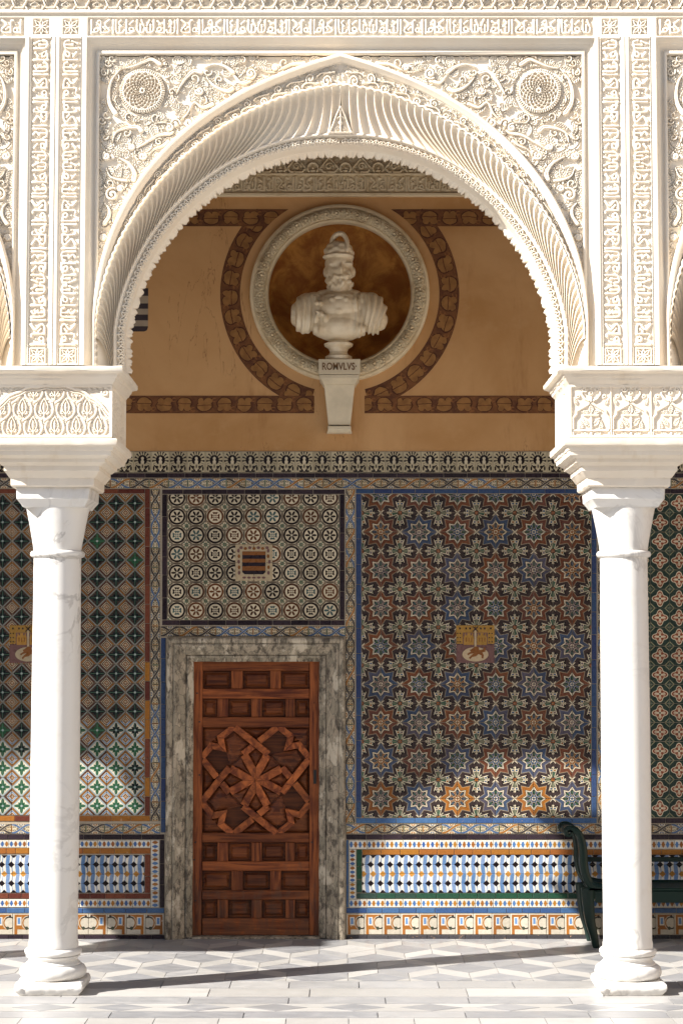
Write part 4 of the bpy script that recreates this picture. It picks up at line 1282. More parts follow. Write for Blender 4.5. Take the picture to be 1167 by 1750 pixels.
# ------------------------------------------------------------------ rear wall of the gallery: plaster, painted bands, carved frieze
M_OCH, M_NICHE, M_IVY = m_ochre(), m_niche(), m_ivy()
NX, NZ = W(580.5, 501)
N_RO, N_RI = 154.5/214.0, 123.0/214.0
ZP0, ZP1 = WZ(771), WZ(335)
gwall = thing('gallery_wall', (0, YW+0.15, 0), 'ochre plastered rear wall of the gallery with painted ivy bands', 'wall')
def plaster_with_hole():
    bm = bmesh.new(); y = YW+0.004
    xs0, xs1 = -16, 11
    n = 72; R0 = N_RI+0.02
    ring = [bm.verts.new((NX+R0*math.cos(2*math.pi*i/n), y, NZ+R0*math.sin(2*math.pi*i/n))) for i in range(n)]
    sq_ = []
    for i in range(n):
        a = 2*math.pi*i/n; c, s_ = math.cos(a), math.sin(a); k = 0.80/max(abs(c), abs(s_))
        sq_.append(bm.verts.new((NX+k*c, y, NZ+k*s_)))
    for i in range(n): bm.faces.new((ring[i], ring[(i+1) % n], sq_[(i+1) % n], sq_[i]))
    e = 0.80
    def rect(x0, x1, z0, z1):
        bm.faces.new([bm.verts.new(p) for p in ((x0, y, z0), (x1, y, z0), (x1, y, z1), (x0, y, z1))])
    rect(xs0, NX-e, ZP0-0.02, ZP1); rect(NX+e, xs1, ZP0-0.02, ZP1)
    rect(NX-e, NX+e, ZP0-0.02, NZ-e); rect(NX-e, NX+e, NZ+e, ZP1)
    me = bpy.data.meshes.new('plaster'); 
    bmesh.ops.recalc_face_normals(bm, faces=bm.faces)
    bm.to_mesh(me); bm.free(); me.materials.append(M_OCH)
    return me
obj('plaster', plaster_with_hole(), gwall)
# niche bowl behind the bust
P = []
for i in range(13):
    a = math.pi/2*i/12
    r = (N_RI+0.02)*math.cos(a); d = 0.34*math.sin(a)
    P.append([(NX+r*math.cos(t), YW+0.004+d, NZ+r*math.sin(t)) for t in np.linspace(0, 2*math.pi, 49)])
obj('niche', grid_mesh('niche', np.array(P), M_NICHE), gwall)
box('core', -16, 11, YW+0.40, YW+0.6, -0.1, 7.6, M_OCH, gwall)
# carved frieze above
def wk(py): return WZ(py)
KW = 213.0
fw = 5.2
Rw = Relief(fw*KW, (wk(245)-wk(297))*KW, 0.9)
arabesque_ground(Rw, random.Random(4), 0, 0, Rw.w, Rw.h, 11, h=0.55, pitch=3)
for k in range(-1, int(Rw.w/56)+2):
    x = k*56+2
    Rw.stroke([(x-30, 2), (x-18, 2), (x-8, 16), (x+8, 16), (x+18, 2), (x+30, 2)], 1.7, 1.0, gap=1); Rw.stroke([(x-30, 30), (x-8, 4), (x+8, 4), (x+30, 30)], 1.7, 1.0, gap=1)
    Rw.stroke(arc(x, 9, 9, -40, 220), 1.8, 1.0, gap=1); Rw.disc(x, 9, 3, 1.0); Rw.stroke(spiral(x+28, 12, 7, 1, 0, 1.3), 1.7, 0.95, gap=1)
obj('carved_frieze', Rw.mesh('carved_frieze', lambda X, Y, H: np.stack([-fw/2+X/KW, YW-0.02-0.03*H, wk(297)+Y/KW], -1), M_GILT := m_gilt()), gwall)
Rw = Relief(fw*KW, (wk(300)-wk(331))*KW, 1.0)
inscribe(Rw, lambda a, b: (a, 1+b), Rw.w, random.Random(14), 0.97, 1.5, 82)
Rw.rect(0, 0, Rw.w, 1.2, 0.9)
for k in range(int(Rw.w/20)): Rw.stroke(spiral(6+k*20, 9+(k*7) % 13, 4.5, 1, k, 1.2), 1.0, 0.6)
obj('carved_frieze', Rw.mesh('carved_frieze', lambda X, Y, H: np.stack([-fw/2+X/KW, YW-0.022-0.014*H, wk(331)+Y/KW], -1), M_GILT), gwall)
box('frieze_bead', -16, 11, YW-0.045, YW+0.01, wk(300), wk(297), M_GILT, gwall, 0.003)
box('frieze_bead', -16, 11, YW-0.048, YW+0.01, wk(336), wk(331), M_GILT, gwall, 0.003)
box('upper_plaster', -16, 11, YW+0.0, YW+0.3, wk(336)+0.005, 7.6, M_GILT, gwall)
# painted ivy: straight bands and the ring round the bust
def px2(px, py): return W(px, py)
LEAF = 0.160
def band_mesh(P0, P1, x0, x1, y, du=0.0):
    V = [(x0, y, P0), (x1, y, P0), (x1, y, P1), (x0, y, P1)]
    u0, u1 = x0/LEAF+du, x1/LEAF+du
    return make_mesh('painted_ivy_band', V, [(0, 1, 2, 3)], M_IVY, [(u0, 0), (u1, 0), (u1, 1), (u0, 1)])
RO, RI_ = 205/213.5, 171/213.5
def ring_piece(a0, a1, y):
    n = 40; V, U, Fc = [], [], []
    for i in range(n+1):
        a = math.radians(a0+(a1-a0)*i/n)
        for j, r in enumerate((RI_, RO)):
            V.append((NX+r*math.cos(a), y, NZ+r*math.sin(a))); U.append((a*(RI_+RO)/2/LEAF, j))
    for i in range(n): Fc.append((2*i, 2*i+1, 2*i+3, 2*i+2))
    return make_mesh('painted_ivy_ring', V, Fc, M_IVY, U)
zt0, zt1, zb0, zb1 = WZ(386), WZ(357), WZ(706), WZ(676)
def band_to_ring(z0, z1, side, y):
    """band from the far side that ends on the ring's inner edge"""
    n = 12; V, U, Fc = [], [], []
    for i in range(n+1):
        z = z0+(z1-z0)*i/n; q = RI_**2-(z-NZ)**2
        xe = NX+side*math.sqrt(max(q, 0.0)); xo = side*4.2
        for x in (xo, xe): V.append((x, y, z)); U.append((x/LEAF, i/n))
    for i in range(n): Fc.append((2*i, 2*i+1, 2*i+3, 2*i+2))
    return make_mesh('painted_ivy_band', V, Fc, M_IVY, U)
a_top = math.degrees(math.asin((zt0-NZ)/RI_)); a_bot = -69.5
obj('painted_ivy_ring', ring_piece(a_bot-6, a_top+3, YW+0.0026), gwall)
obj('painted_ivy_ring', ring_piece(180-a_top-3, 180-a_bot+6, YW+0.0026), gwall)
for s_ in (-1, 1):
    obj('painted_ivy_band', band_to_ring(zt0, zt1, s_, YW+0.0012), gwall)
    xe = W(537 if s_ < 0 else 623, 690)[0]
    obj('painted_ivy_band', band_mesh(zb0, zb1, min(xe, s_*4.2), max(xe, s_*4.2), YW+0.0012, 0.3), gwall)
# painted shield at the left
shx0, shx1 = W(212, 530)[0], W(253, 530)[0]
M_SHD, M_SHL = m_plain('shield_black', (0.035, 0.025, 0.03), 0.7), m_plain('shield_grey', (0.33, 0.27, 0.20), 0.7)
zs = [WZ(v) for v in (492, 505, 518, 527, 537, 547, 557, 566)]
shield = part_empty('painted_shield', gwall)
shield.matrix_parent_inverse = Matrix.Translation((0, -(YW+0.15), 0))
for i in range(7):
    r_ = 0.03 if i == 6 else 0
    poly = [(shx0, zs[i+1]), (shx1-r_, zs[i+1]), (shx1-r_*0.3, zs[i+1]+r_*0.3), (shx1, zs[i+1]+r_), (shx1, zs[i]), (shx0, zs[i])]
    if not r_: poly = [(shx0, zs[i+1]), (shx1, zs[i+1]), (shx1, zs[i]), (shx0, zs[i])]
    o = bpy.data.objects.new('stripe', prism_mesh('stripe', poly, YW+0.002, YW+0.005, M_SHD if i % 2 == 0 else M_SHL)); link(o, shield)
    o.matrix_parent_inverse = Matrix.Identity(4)
# ceiling and ends of the gallery (they keep the sky out)
M_CEIL = m_plain('ceiling_timber', (0.16, 0.09, 0.05), 0.7)
tag(box('ceiling', -16.2, 11.2, YF+YB+0.002, YW+0.5, 6.35, 6.5, M_CEIL), kind='structure')
tag(box('end_wall', -16.3, -16.0, YF, YW+0.6, -0.1, 7.6, M_OCH), kind='structure')
tag(box('end_wall', 11.0, 11.3, YF, YW+0.6, -0.1, 7.6, M_OCH), kind='structure')

# ------------------------------------------------------------------ roundel, bracket and bust
M_BUST = m_bust()
rd = thing('roundel_frame', (NX, YW, NZ), 'round cream plaster frame carved with leaves round the bust niche', 'roundel')
Rr = Relief(880, 26, 1.0)
x = 0
rg = random.Random(31)
arabesque_ground(Rr, rg, 0, 0, 880, 26, 10, h=0.8, pitch=3.0)
while x < 880:
    Rr.leaf(x, 3, 1.2, 21, 5, 0.25, 1.0, 3.0); Rr.leaf(x+9, 22, -1.2, 19, 4.5, -0.25, 0.9, 3.0); Rr.disc(x+5, 13, 3.2, 1.0, gap=1); x += 18.4
def mp(X, Y, H):
    a = X/880.0*2*math.pi; r = N_RI+0.018+(N_RO-N_RI-0.05)*Y/26.0; t = Y/26.0
    y = YW-0.045-0.030*np.sin(np.pi*t)-0.022*H
    return np.stack([NX+r*np.cos(a), y, NZ+r*np.sin(a)], -1)
obj('leaf_band', Rr.mesh('leaf_band', mp, M_GILT), rd)
def ring_lathe(name, prof, mat):
    P = [[(NX+r*math.cos(t), YW+y, NZ+r*math.sin(t)) for t in np.linspace(0, 2*math.pi, 97)] for (r, y) in prof]
    me = grid_mesh(name, np.array(P), mat); sharp_by_angle(me, 40); return me
obj('outer_ring', ring_lathe('outer_ring', [(N_RO, 0.006), (N_RO, -0.03), (N_RO-0.006, -0.048), (N_RO-0.022, -0.056), (N_RO-0.036, -0.05), (N_RO-0.040, -0.03)], M_GILT), rd)
obj('inner_ring', ring_lathe('inner_ring', [(N_RI+0.035, -0.03), (N_RI+0.030, -0.052), (N_RI+0.014, -0.062), (N_RI+0.002, -0.052), (N_RI-0.003, -0.03), (N_RI-0.003, 0.03)], M_GILT), rd)

bx_, bz_ = W(580, 640)
br = thing('wall_bracket', (bx_, YW, WZ(740)), 'pale stone bracket lettered ROMVLVS carrying the bust', 'bracket')
M_STONE = m_plain('bracket_stone', (0.62, 0.53, 0.38), 0.6, 0.2, 0.3, 6)
YBR = YW-0.26
def wzb(py, y): return on_y(580, py, y)[1]
def hwb(w, y): return w/2/3300*y*1.005
def frustum(name, lv, parent):
    V, Fc = [], []
    for (hw, yf, z) in lv: V += [(bx_-hw, yf, z), (bx_+hw, yf, z), (bx_+hw, YW+0.02, z), (bx_-hw, YW+0.02, z)]
    for k in range(len(lv)-1):
        for i in range(4):
            j = (i+1) % 4; Fc.append((k*4+i, k*4+j, (k+1)*4+j, (k+1)*4+i))
    Fc.append((3, 2, 1, 0)); m = (len(lv)-1)*4; Fc.append((m, m+1, m+2, m+3))
    me = make_mesh(name, V, Fc, M_STONE)
    bm = bmesh.new(); bm.from_mesh(me); bmesh.ops.bevel(bm, geom=bm.edges[:], offset=0.004, segments=1, affect='EDGES'); bm.to_mesh(me); bm.free()
    return obj(name, me, parent)
y1 = YBR
frustum('block', [(hwb(71, y1), y1, wzb(639, y1)), (hwb(72, y1), y1, wzb(613, y1))], br)
frustum('cap_moulding', [(hwb(56, y1), y1+0.05, wzb(655, y1)), (hwb(60, y1), y1+0.03, wzb(650, y1)), (hwb(68, y1), y1+0.004, wzb(646, y1)), (hwb(69, y1), y1+0.002, wzb(639.6, y1))], br)
frustum('console', [(hwb(38, y1), YW-0.10, wzb(726, YW-.1)), (hwb(40, y1), YW-0.105, wzb(718, YW-.1)), (hwb(46, y1), YW-0.14, wzb(690, YW-.14)), (hwb(53, y1), y1+0.06, wzb(656, y1+.05))], br)
frustum('foot', [(hwb(44, y1), YW-0.085, wzb(739, YW-.1)), (hwb(40, y1), YW-0.118, wzb(735, YW-.1)), (hwb(40, y1), YW-0.118, wzb(728, YW-.1))], br)
M_INK = m_plain('inscription_ink', (0.16, 0.085, 0.035), 0.7)
cu = bpy.data.curves.new('inscription', 'FONT'); cu.body = 'ROMVLVS\u00b7'; cu.size = 0.078; cu.align_x = 'CENTER'; cu.extrude = 0.001; cu.offset = 0.0016; cu.space_character = 1.02
to = bpy.data.objects.new('inscription', cu); COL.objects.link(to)
bpy.context.view_layer.update()
mt = bpy.data.meshes.new_from_object(to.evaluated_get(bpy.context.evaluated_depsgraph_get())); bpy.data.objects.remove(to)
mt.materials.append(M_INK)
vx = np.array([v.co[:] for v in mt.vertices]); wd = vx[:, 0].max()-vx[:, 0].min()
scx = hwb(59, y1)*2/wd; x_mid = (vx[:, 0].max()+vx[:, 0].min())/2
# little serifs come from widening the ends of the strokes of the plain letters
for v in mt.vertices:
    x, yv_, z = v.co
    v.co = (bx_+(x-x_mid)*scx, y1-0.0018-z, wzb(631.5, y1)+yv_*1.02)
obj('inscription', mt, br)

def lump(bm, c, r, rot=0.0, sub=3, ax='Y'):
    m = Matrix.Translation(c) @ Matrix.Rotation(rot, 4, ax) @ Matrix.Diagonal((*r, 1))
    bmesh.ops.create_icosphere(bm, subdivisions=sub, radius=1.0, matrix=m)
def fuse(name, bm, voxel, mat, smooth_iter=6, shape=None):
    """weld overlapping lumps into one continuous skin"""
    me = bpy.data.meshes.new(name); bm.to_mesh(me); bm.free()
    o = bpy.data.objects.new(name, me); COL.objects.link(o)
    md = o.modifiers.new('r', 'REMESH'); md.mode = 'VOXEL'; md.voxel_size = voxel; md.use_smooth_shade = True
    ms = o.modifiers.new('s', 'SMOOTH'); ms.iterations = smooth_iter; ms.factor = 0.5
    bpy.context.view_layer.update()
    m2 = bpy.data.meshes.new_from_object(o.evaluated_get(bpy.context.evaluated_depsgraph_get()))
    bpy.data.objects.remove(o)
    n = len(m2.vertices); V = np.empty(n*3, np.float32); m2.vertices.foreach_get('co', V); V = V.reshape(-1, 3)
    N = np.empty(n*3, np.float32); m2.vertices.foreach_get('normal', N); N = N.reshape(-1, 3)
    if shape is not None:
        m2.vertices.foreach_set('co', shape(V.astype(float), N.astype(float)).astype(np.float32).ravel())
    m2.polygons.foreach_set('use_smooth', np.ones(len(m2.polygons), bool)); m2.update()
    m2.materials.clear(); m2.materials.append(mat); m2.name = name
    return m2
YBU = YW-0.14                                   # the bust stands on the bracket, in front of its niche
def bp(px, py): X, Z = on_y(px, py, YBU); return X, Z
s_ = YBU/3300*1.003                            # metres per photograph pixel at the bust
cxb, zb_ = bp(578.5, 609)
bust = thing('marble_bust', (cxb, YBU, zb_), 'bearded marble bust in a crested helmet and draped armour inside the roundel', 'bust')
def q(px, py, dy=0.0): return Vector((cxb+(px-578.5)*s_, YBU+dy, zb_+(609-py)*s_))
bm = bmesh.new()
E = lambda px, py, dy, rx, ry, rz, rot=0.0: lump(bm, q(px, py, dy), (rx*s_, ry*s_, rz*s_), rot)
E(579, 545, 0, 52, 34, 40); E(579, 556, -0.01, 46, 34, 26); E(579, 525, -0.02, 44, 34, 30)
E(522, 534, 0, 25, 27, 36, 0.12); E(636, 534, 0, 26, 28, 37, -0.12)
E(532, 516, 0, 26, 22, 18, -0.35); E(626, 516, 0, 26, 22, 18, 0.35)
E(556, 562, -0.01, 24, 28, 16); E(604, 562, -0.01, 24, 28, 16); E(579, 572, 0, 22, 22, 10)
E(579, 500, 0.0, 20, 20, 22); E(557, 504, 0.01, 20, 16, 12); E(601, 504, 0.01, 20, 16, 12)
E(579, 462, -0.02, 23, 26, 30); E(579, 448, -0.01, 24.5, 28, 22); E(580, 484, -0.055, 17, 16, 17)
E(581, 493, -0.06, 12, 12, 10); E(580, 436, -0.01, 25, 28, 18)
E(583, 462, -0.135, 4.2, 6, 8); E(583, 457, -0.12, 3.0, 6, 8); E(571, 452, -0.105, 9, 5, 3.4); E(594, 452, -0.105, 9, 5, 3.4)
E(572, 468, -0.09, 7, 7, 7); E(594, 468, -0.09, 7, 7, 7); E(574, 474, -0.115, 7, 6, 3.2, 0.3); E(591, 474, -0.115, 7, 6, 3.2, -0.3)
E(556, 462, 0.01, 4, 8, 9); E(604, 462, 0.01, 4, 8, 9)
rgb = random.Random(12)
for k in range(46):
    a = rgb.uniform(-1.5, 1.5); z = rgb.uniform(470, 500)
    rr2 = 22-max(0, (z-484))*0.55
    lump(bm, q(580+rr2*math.sin(a), z, -0.02-(rr2+3)*math.cos(a)*s_), (3.4*s_, 3.4*s_, 4.6*s_), rgb.uniform(-0.5, 0.5), 2)
# mask on the breastplate, strap knots
E(579, 524, -0.155, 11, 5, 10); E(579, 534, -0.150, 8, 6, 6); E(568, 516, -0.15, 6, 5, 5, 0.6); E(590, 516, -0.15, 6, 5, 5, -0.6); E(579, 512, -0.15, 9, 5, 4)
E(545, 522, -0.14, 6, 5, 5, 0.4); E(548, 540, -0.15, 9, 6, 4, 0.7); E(541, 548, -0.14, 5, 5, 8); E(556, 547, -0.15, 5, 5, 7)
def shape(V, N):
    px = (V[:, 0]-cxb)/s_+578.5; py = 609-(V[:, 2]-zb_)/s_; fr = V[:, 1] < YBU-0.02
    d = np.zeros(len(V))
    def g(x, y, rx, ry): return np.exp(-((px-x)/rx)**2-((py-y)/ry)**2)
    d -= 0.016*fr*(g(572, 458, 4.5, 3.2)+g(594, 458, 4.5, 3.2))
    d += 0.006*fr*(g(572, 459, 3, 2)+g(594, 459, 3, 2))
    d -= 0.010*fr*g(583, 479, 8, 1.6)
    # cloth gathered over the right shoulder, pleats of the left sleeve
    cr = np.clip((px-600)/8, 0, 1)*np.clip((py-500)/6, 0, 1)*np.clip((578-py)/10, 0, 1)
    ang = (px-604)*0.36+(py-505)*0.05*np.clip((px-612)/20, -1, 2)+0.9*np.sin(py*0.08+px*0.03)
    d += cr*0.0100*np.sin(ang*1.55)
    cl = np.clip((552-px)/8, 0, 1)*np.clip((py-503)/8, 0, 1)*np.clip((574-py)/10, 0, 1)
    d += cl*0.0080*np.sin(px*0.62+0.02*(py-530)**2*0.06)
    d += 0.006*fr*((py > 505) & (py < 509) & (np.abs(px-579) < 26))
    d += 0.004*fr*((np.abs(px-606) < 2.2) & (py > 505) & (py < 570))
    return V+N*d[:, None]
obj('figure', fuse('figure', bm, 0.006, M_BUST, 2, shape), bust)
bm = bmesh.new()
E(579, 429, -0.01, 26.5, 30, 17); E(579, 437, -0.02, 27.5, 32, 6); E(586, 432, -0.12, 7, 4, 10); E(579, 421, -0.01, 23, 27, 12)
def shape_h(V, N):
    px = (V[:, 0]-cxb)/s_+578.5; py = 609-(V[:, 2]-zb_)/s_
    return V+N*(0.004*np.sin((px-579)*0.30)*np.sin(py*0.5))[:, None]
obj('helmet', fuse('helmet', bm, 0.007, M_BUST, 3, shape_h), bust)
# plume that curls forward over the helmet
bm = bmesh.new()
for k in range(26):
    t = k/25; a = math.radians(205-235*t)
    px_, py_ = 578+11.5*math.cos(a)+5*t, 411-13*math.sin(a)+max(0, t-0.6)*26
    lump(bm, q(px_, py_, -0.02-0.09*t), ((4.6-0.7*t)*s_, 7*s_, 4.6*s_), 0, 2)
obj('plume', fuse('plume', bm, 0.006, M_BUST, 2), bust)
ps = [(21, 0), (23, 3), (23, 7), (17, 10), (15, 15), (17.5, 21), (24, 25), (25, 29), (19, 32), (14, 36)]
me = lathe_mesh('socle', [(r*s_, z*s_) for r, z in ps], M_BUST, 40)
obj('socle', me, bust, (cxb, YBU, wzb(612.6, y1)+0.001))

# ------------------------------------------------------------------ unseen courtyard wings behind and beside the viewer, added to block low sky
M_WING = m_plain('courtyard_render', (0.60, 0.50, 0.38), 0.85)
def wing(x0, x1, y0, y1, h, label):
    r_ = thing('unseen_wing', ((x0+x1)/2, (y0+y1)/2, 0), label, 'building', 'unseen wings of the courtyard')
    box('wall', x0, x1, y0, y1, -0.1, h, M_WING, r_); box('cornice', x0-0.25, x1+0.25, y0-0.25, y1+0.25, h, h+0.3, M_LIME, r_)
wing(-30, 30, -17, -10.5, 9.0, 'plain two-storey unseen courtyard wing facing the arcade, added to block low sky')
wing(-31, -24, -10, 12, 8.0, 'plain two-storey unseen courtyard wing beyond the diamond panel side, added to block low sky')
wing(17, 24, -10, 12, 9.0, 'plain two-storey unseen courtyard wing beyond the bench side, added to block low sky')
# ------------------------------------------------------------------ glazed tiles
T_STAR, T_CIRC, T_DIAM, T_FLOR, T_LACE = m_star_tile(), m_circle_tile(), m_diamond_tile(), m_floral_tile(), m_interlace_tile()
T_CREST, T_CROSS, T_CUBE, T_BRAC = m_crest_tile(), m_cross_band_tile(), m_cube_tile(), m_bracket_tile()
T_BLACK = m_flat_tile('black_tile_glaze', (0.022, 0.014, 0.020), (0.040, 0.026, 0.034), 0.25)
T_RED = m_flat_tile('brown_tile_glaze', (0.135, 0.035, 0.025), (0.18, 0.055, 0.028), 0.2)
T_BLUE = m_flat_tile('blue_tile_glaze', (0.085, 0.185, 0.37), (0.035, 0.075, 0.20), 0.25)  # brighter sunlit tone of the blue strips, for the lower courses
T_BLUE_SHADE = m_flat_tile('shaded_blue_tile_glaze', (0.050, 0.095, 0.20), (0.030, 0.045, 0.12), 0.15)  # same blue with shade put into the colour, for uprights and top strips
T_ORA = m_flat_tile('orange_tile_glaze', (0.45, 0.19, 0.03), (0.27, 0.09, 0.025), 0.35)
T_GRN = m_flat_tile('green_tile_glaze', (0.022, 0.095, 0.050), (0.03, 0.055, 0.045), 0.35)
T_SKIRT = m_flat_tile('grey_tile_glaze', (0.09, 0.085, 0.09), (0.05, 0.045, 0.05), 0.5)
TCACHE = {}
def tile_mesh(mat, w, h, d=0.012, fu=False, fv=False, rot=False, uv=(0, 1, 0, 1), bev=0.0022):
    key = (mat.name, round(w, 4), round(h, 4), fu, fv, rot, uv)
    if key in TCACHE: return TCACHE[key]
    b = min(bev, w*0.2, h*0.2); x, z = w/2, h/2
    V = [(-x, d, -z), (x, d, -z), (x, d, z), (-x, d, z), (-x, b, -z), (x, b, -z), (x, b, z), (-x, b, z),
         (-x+b, 0, -z+b), (x-b, 0, -z+b), (x-b, 0, z-b), (-x+b, 0, z-b)]
    Fc = [(8, 9, 10, 11), (4, 5, 9, 8), (5, 6, 10, 9), (6, 7, 11, 10), (7, 4, 8, 11), (0, 1, 5, 4), (1, 2, 6, 5), (2, 3, 7, 6), (3, 0, 4, 7)]
    U = []
    for (vx, vy, vz) in V:
        a, c = (vx+x)/w, (vz+z)/h
        a = uv[0]+(uv[1]-uv[0])*a; c = uv[2]+(uv[3]-uv[2])*c
        if rot: a, c = c, a
        if fu: a = 1-a
        if fv: c = 1-c
        U.append((a, c))
    TCACHE[key] = make_mesh('tile', V, Fc, mat, U)
    return TCACHE[key]
rt = random.Random(42)
def put_tile(parent, mat, px0, px1, py0, py1, name='tile', jit=1.0, gap=0.0036, col=None, proud=0.0, **kw):
    """one tile that covers the wall between the measured limits"""
    x0, x1 = WX(px0, (py0+py1)/2), WX(px1, (py0+py1)/2); z1, z0 = WZ(py0), WZ(py1)
    w, h = round(x1-x0-gap, 3), round(z1-z0-gap, 3)
    o = bpy.data.objects.new(name, tile_mesh(mat, w, h, **kw))
    o.location = ((x0+x1)/2, YW-0.006-proud+rt.uniform(-1, 1)*0.0009*jit, (z0+z1)/2)
    o.rotation_euler = (rt.gauss(0, 0.0042)*jit, rt.gauss(0, 0.0025)*jit, rt.gauss(0, 0.0042)*jit)
    o.color = (*(col or (rt.random(), rt.random(), rt.random())), 1)
    return link(o, parent)
def run(parent, mat, px0, px1, py0, py1, along='x', step=33.0, var=0.0, name='tile', colf=None, **kw):
    """a course of tiles along x or down y"""
    a, b = (px0, px1) if along == 'x' else (py0, py1)
    if var == 0:
        n = max(1, round((b-a)/step)); cuts = [a+(b-a)*i/n for i in range(n+1)]
    else:
        cuts = [a]
        while cuts[-1] < b-step*0.6: cuts.append(min(b, cuts[-1]+round(step*rt.uniform(1-var, 1+var))))
        cuts[-1] = b
    for i in range(len(cuts)-1):
        c = colf(i) if colf else None
        if along == 'x': put_tile(parent, mat, cuts[i], cuts[i+1], py0, py1, name, col=c, **kw)
        else: put_tile(parent, mat, px0, px1, cuts[i], cuts[i+1], name, col=c, **kw)
XL_, XR_ = -75, 1245
def rb(p=0.5): return 1.0 if rt.random() < p else 0.0
def thing_at(name, px, py, label, cat, group=None):
    X, Z = W(px, py)
    return thing(name, (X, YW, Z), label, cat, group)
# mortar bed behind all the tiles (part of the wall)
FRX0, FRX1, FRY = 281, 592, 1089
for (a, b, c, d) in ((XL_-1200, FRX0+14, 771, 1607), (FRX1-14, XR_+900, 771, 1607), (FRX0+14, FRX1-14, 771, FRY+20)):
    x0, x1 = WX(a), WX(b)
    box('mortar', x0, x1, YW+0.0005, YW+0.39, max(WZ(d), 0.0), WZ(c), M_GROUT, gwall)
box('mortar', WX(FRX0+14)+0.002, WX(FRX1-14)-0.002, YW+0.30, YW+0.388, 0, WZ(FRY+20)-0.002, M_GROUT, gwall)

# frieze of sun-ray palmettes with the black course and the running border
crest = thing_at('crest_tile_frieze', 583, 833, 'long tile frieze of black sun-ray palmettes over a running scroll border', 'tile frieze')
k = 0; x = 581.3-30.7*21.5
while x < XR_:
    put_tile(crest, T_CREST, x, x+30.7, 771.5, 808, col=(0, 0, 0)); x += 30.7
run(crest, T_BLACK, XL_, XR_, 808.5, 816.5, step=33, var=0.25)
run(crest, T_LACE, XL_, XR_, 817, 835, step=33, colf=lambda i: (rb(0.65), rb(), rb(0.4)))

# left panel
dp = thing_at('diamond_tile_panel', 120, 1393, 'tile panel of diamonds and green four-petal stars left of the door', 'tile panel')
TW = 32.3
def star_col(j, n): return (rb(0.75 if j > n*0.6 else 0.35), rb(0.75), 0.0 if j > n*0.8 else rb(0.85))
nrow = 17
for j in range(nrow):
    for i in range(10):
        xa = 247-(i+1)*TW
        if xa < XL_-20: continue
        y0_, y1_ = 844+j*550/nrow, 844+(j+1)*550/nrow
        put_tile(dp, T_DIAM, xa, xa+TW, y0_, y1_, col=(rb(0.35), 0.0 if j < 12 or (j < 14 and rt.random() < 0.5) else 1.0, 1.0 if j < 12 and rt.random() < 0.94 else rb(0.15)))
run(dp, T_RED, XL_, 247.5, 835.5, 843.5, step=34, var=0.3)
for j in range(17):
    put_tile(dp, T_RED if (j < 9 or rt.random() < 0.4) else T_ORA, 247.5, 256.5, 835.5+j*32.9, 835.5+(j+1)*32.9)
for j in range(10): put_tile(dp, T_ORA if rt.random() < 0.75 else T_RED, 256.5-(j+1)*33, 256.5-j*33, 1394.8, 1404.3)

# upright and level scroll borders round the door
bl = thing_at('scroll_tile_border', 266, 1423, 'upright scroll tile border between the diamond panel and the door', 'tile border')
run(bl, T_LACE, 257, 274, 836, 1404, 'y', step=33, rot=True, colf=lambda i: (rb(0.7), rb(), rb(0.2)))
run(bl, T_BLUE_SHADE, 275, 283.5, 1090, 1423.5, 'y', step=34, var=0.3)
bd = thing_at('scroll_tile_border', 435, 1089, 'short level scroll tile border directly above the marble door frame', 'tile border')
run(bd, T_LACE, 275, 590, 1070, 1088.5, step=33, colf=lambda i: (rb(0.6), rb(), rb(0.3)))
brd = thing_at('scroll_tile_border', 598, 1426, 'upright scroll tile border between the door and the star panel', 'tile border')
run(brd, T_LACE, 590.3, 606.7, 836, 1407, 'y', step=33, rot=True, colf=lambda i: (rb(0.7), rb(), rb(0.2)))
run(brd, T_LACE, 1021, 1036, 836, 1407, 'y', step=33, rot=True, colf=lambda i: (rb(0.7), rb(), rb(0.2)))

# panel of circles over the door
cp_ = thing_at('circle_tile_panel', 433, 1069, 'tile panel of dark circles in a black frame above the door', 'tile panel')
run(cp_, T_BLACK, 277, 589, 836.5, 844.5, step=34, var=0.3)
run(cp_, T_BLACK, 277, 589, 1060, 1069, step=26, var=0.35)
for x0, x1 in ((277, 285.8), (580.5, 589)): run(cp_, T_BLACK, x0, x1, 845, 1059.5, 'y', step=33, var=0.2)
cw_ = (580-286.3)/9
for j in range(7):
    for i in range(9):
        x0 = 286.3+i*cw_; y1_ = 1059.5-j*32.15; y0_ = max(845, y1_-32.15)
        if 3 <= j+0.0 <= 3 and 0: continue
        kw = dict(uv=(0, 1, 0, (y1_-y0_)/32.15)) if y1_-y0_ < 31 else {}
        put_tile(cp_, T_CIRC, x0, x0+cw_, y0_, y1_, col=(rb(0.5), 0.0 if rt.random() < 0.7 else rt.uniform(0.3, 1), rb(0.3)), **kw)

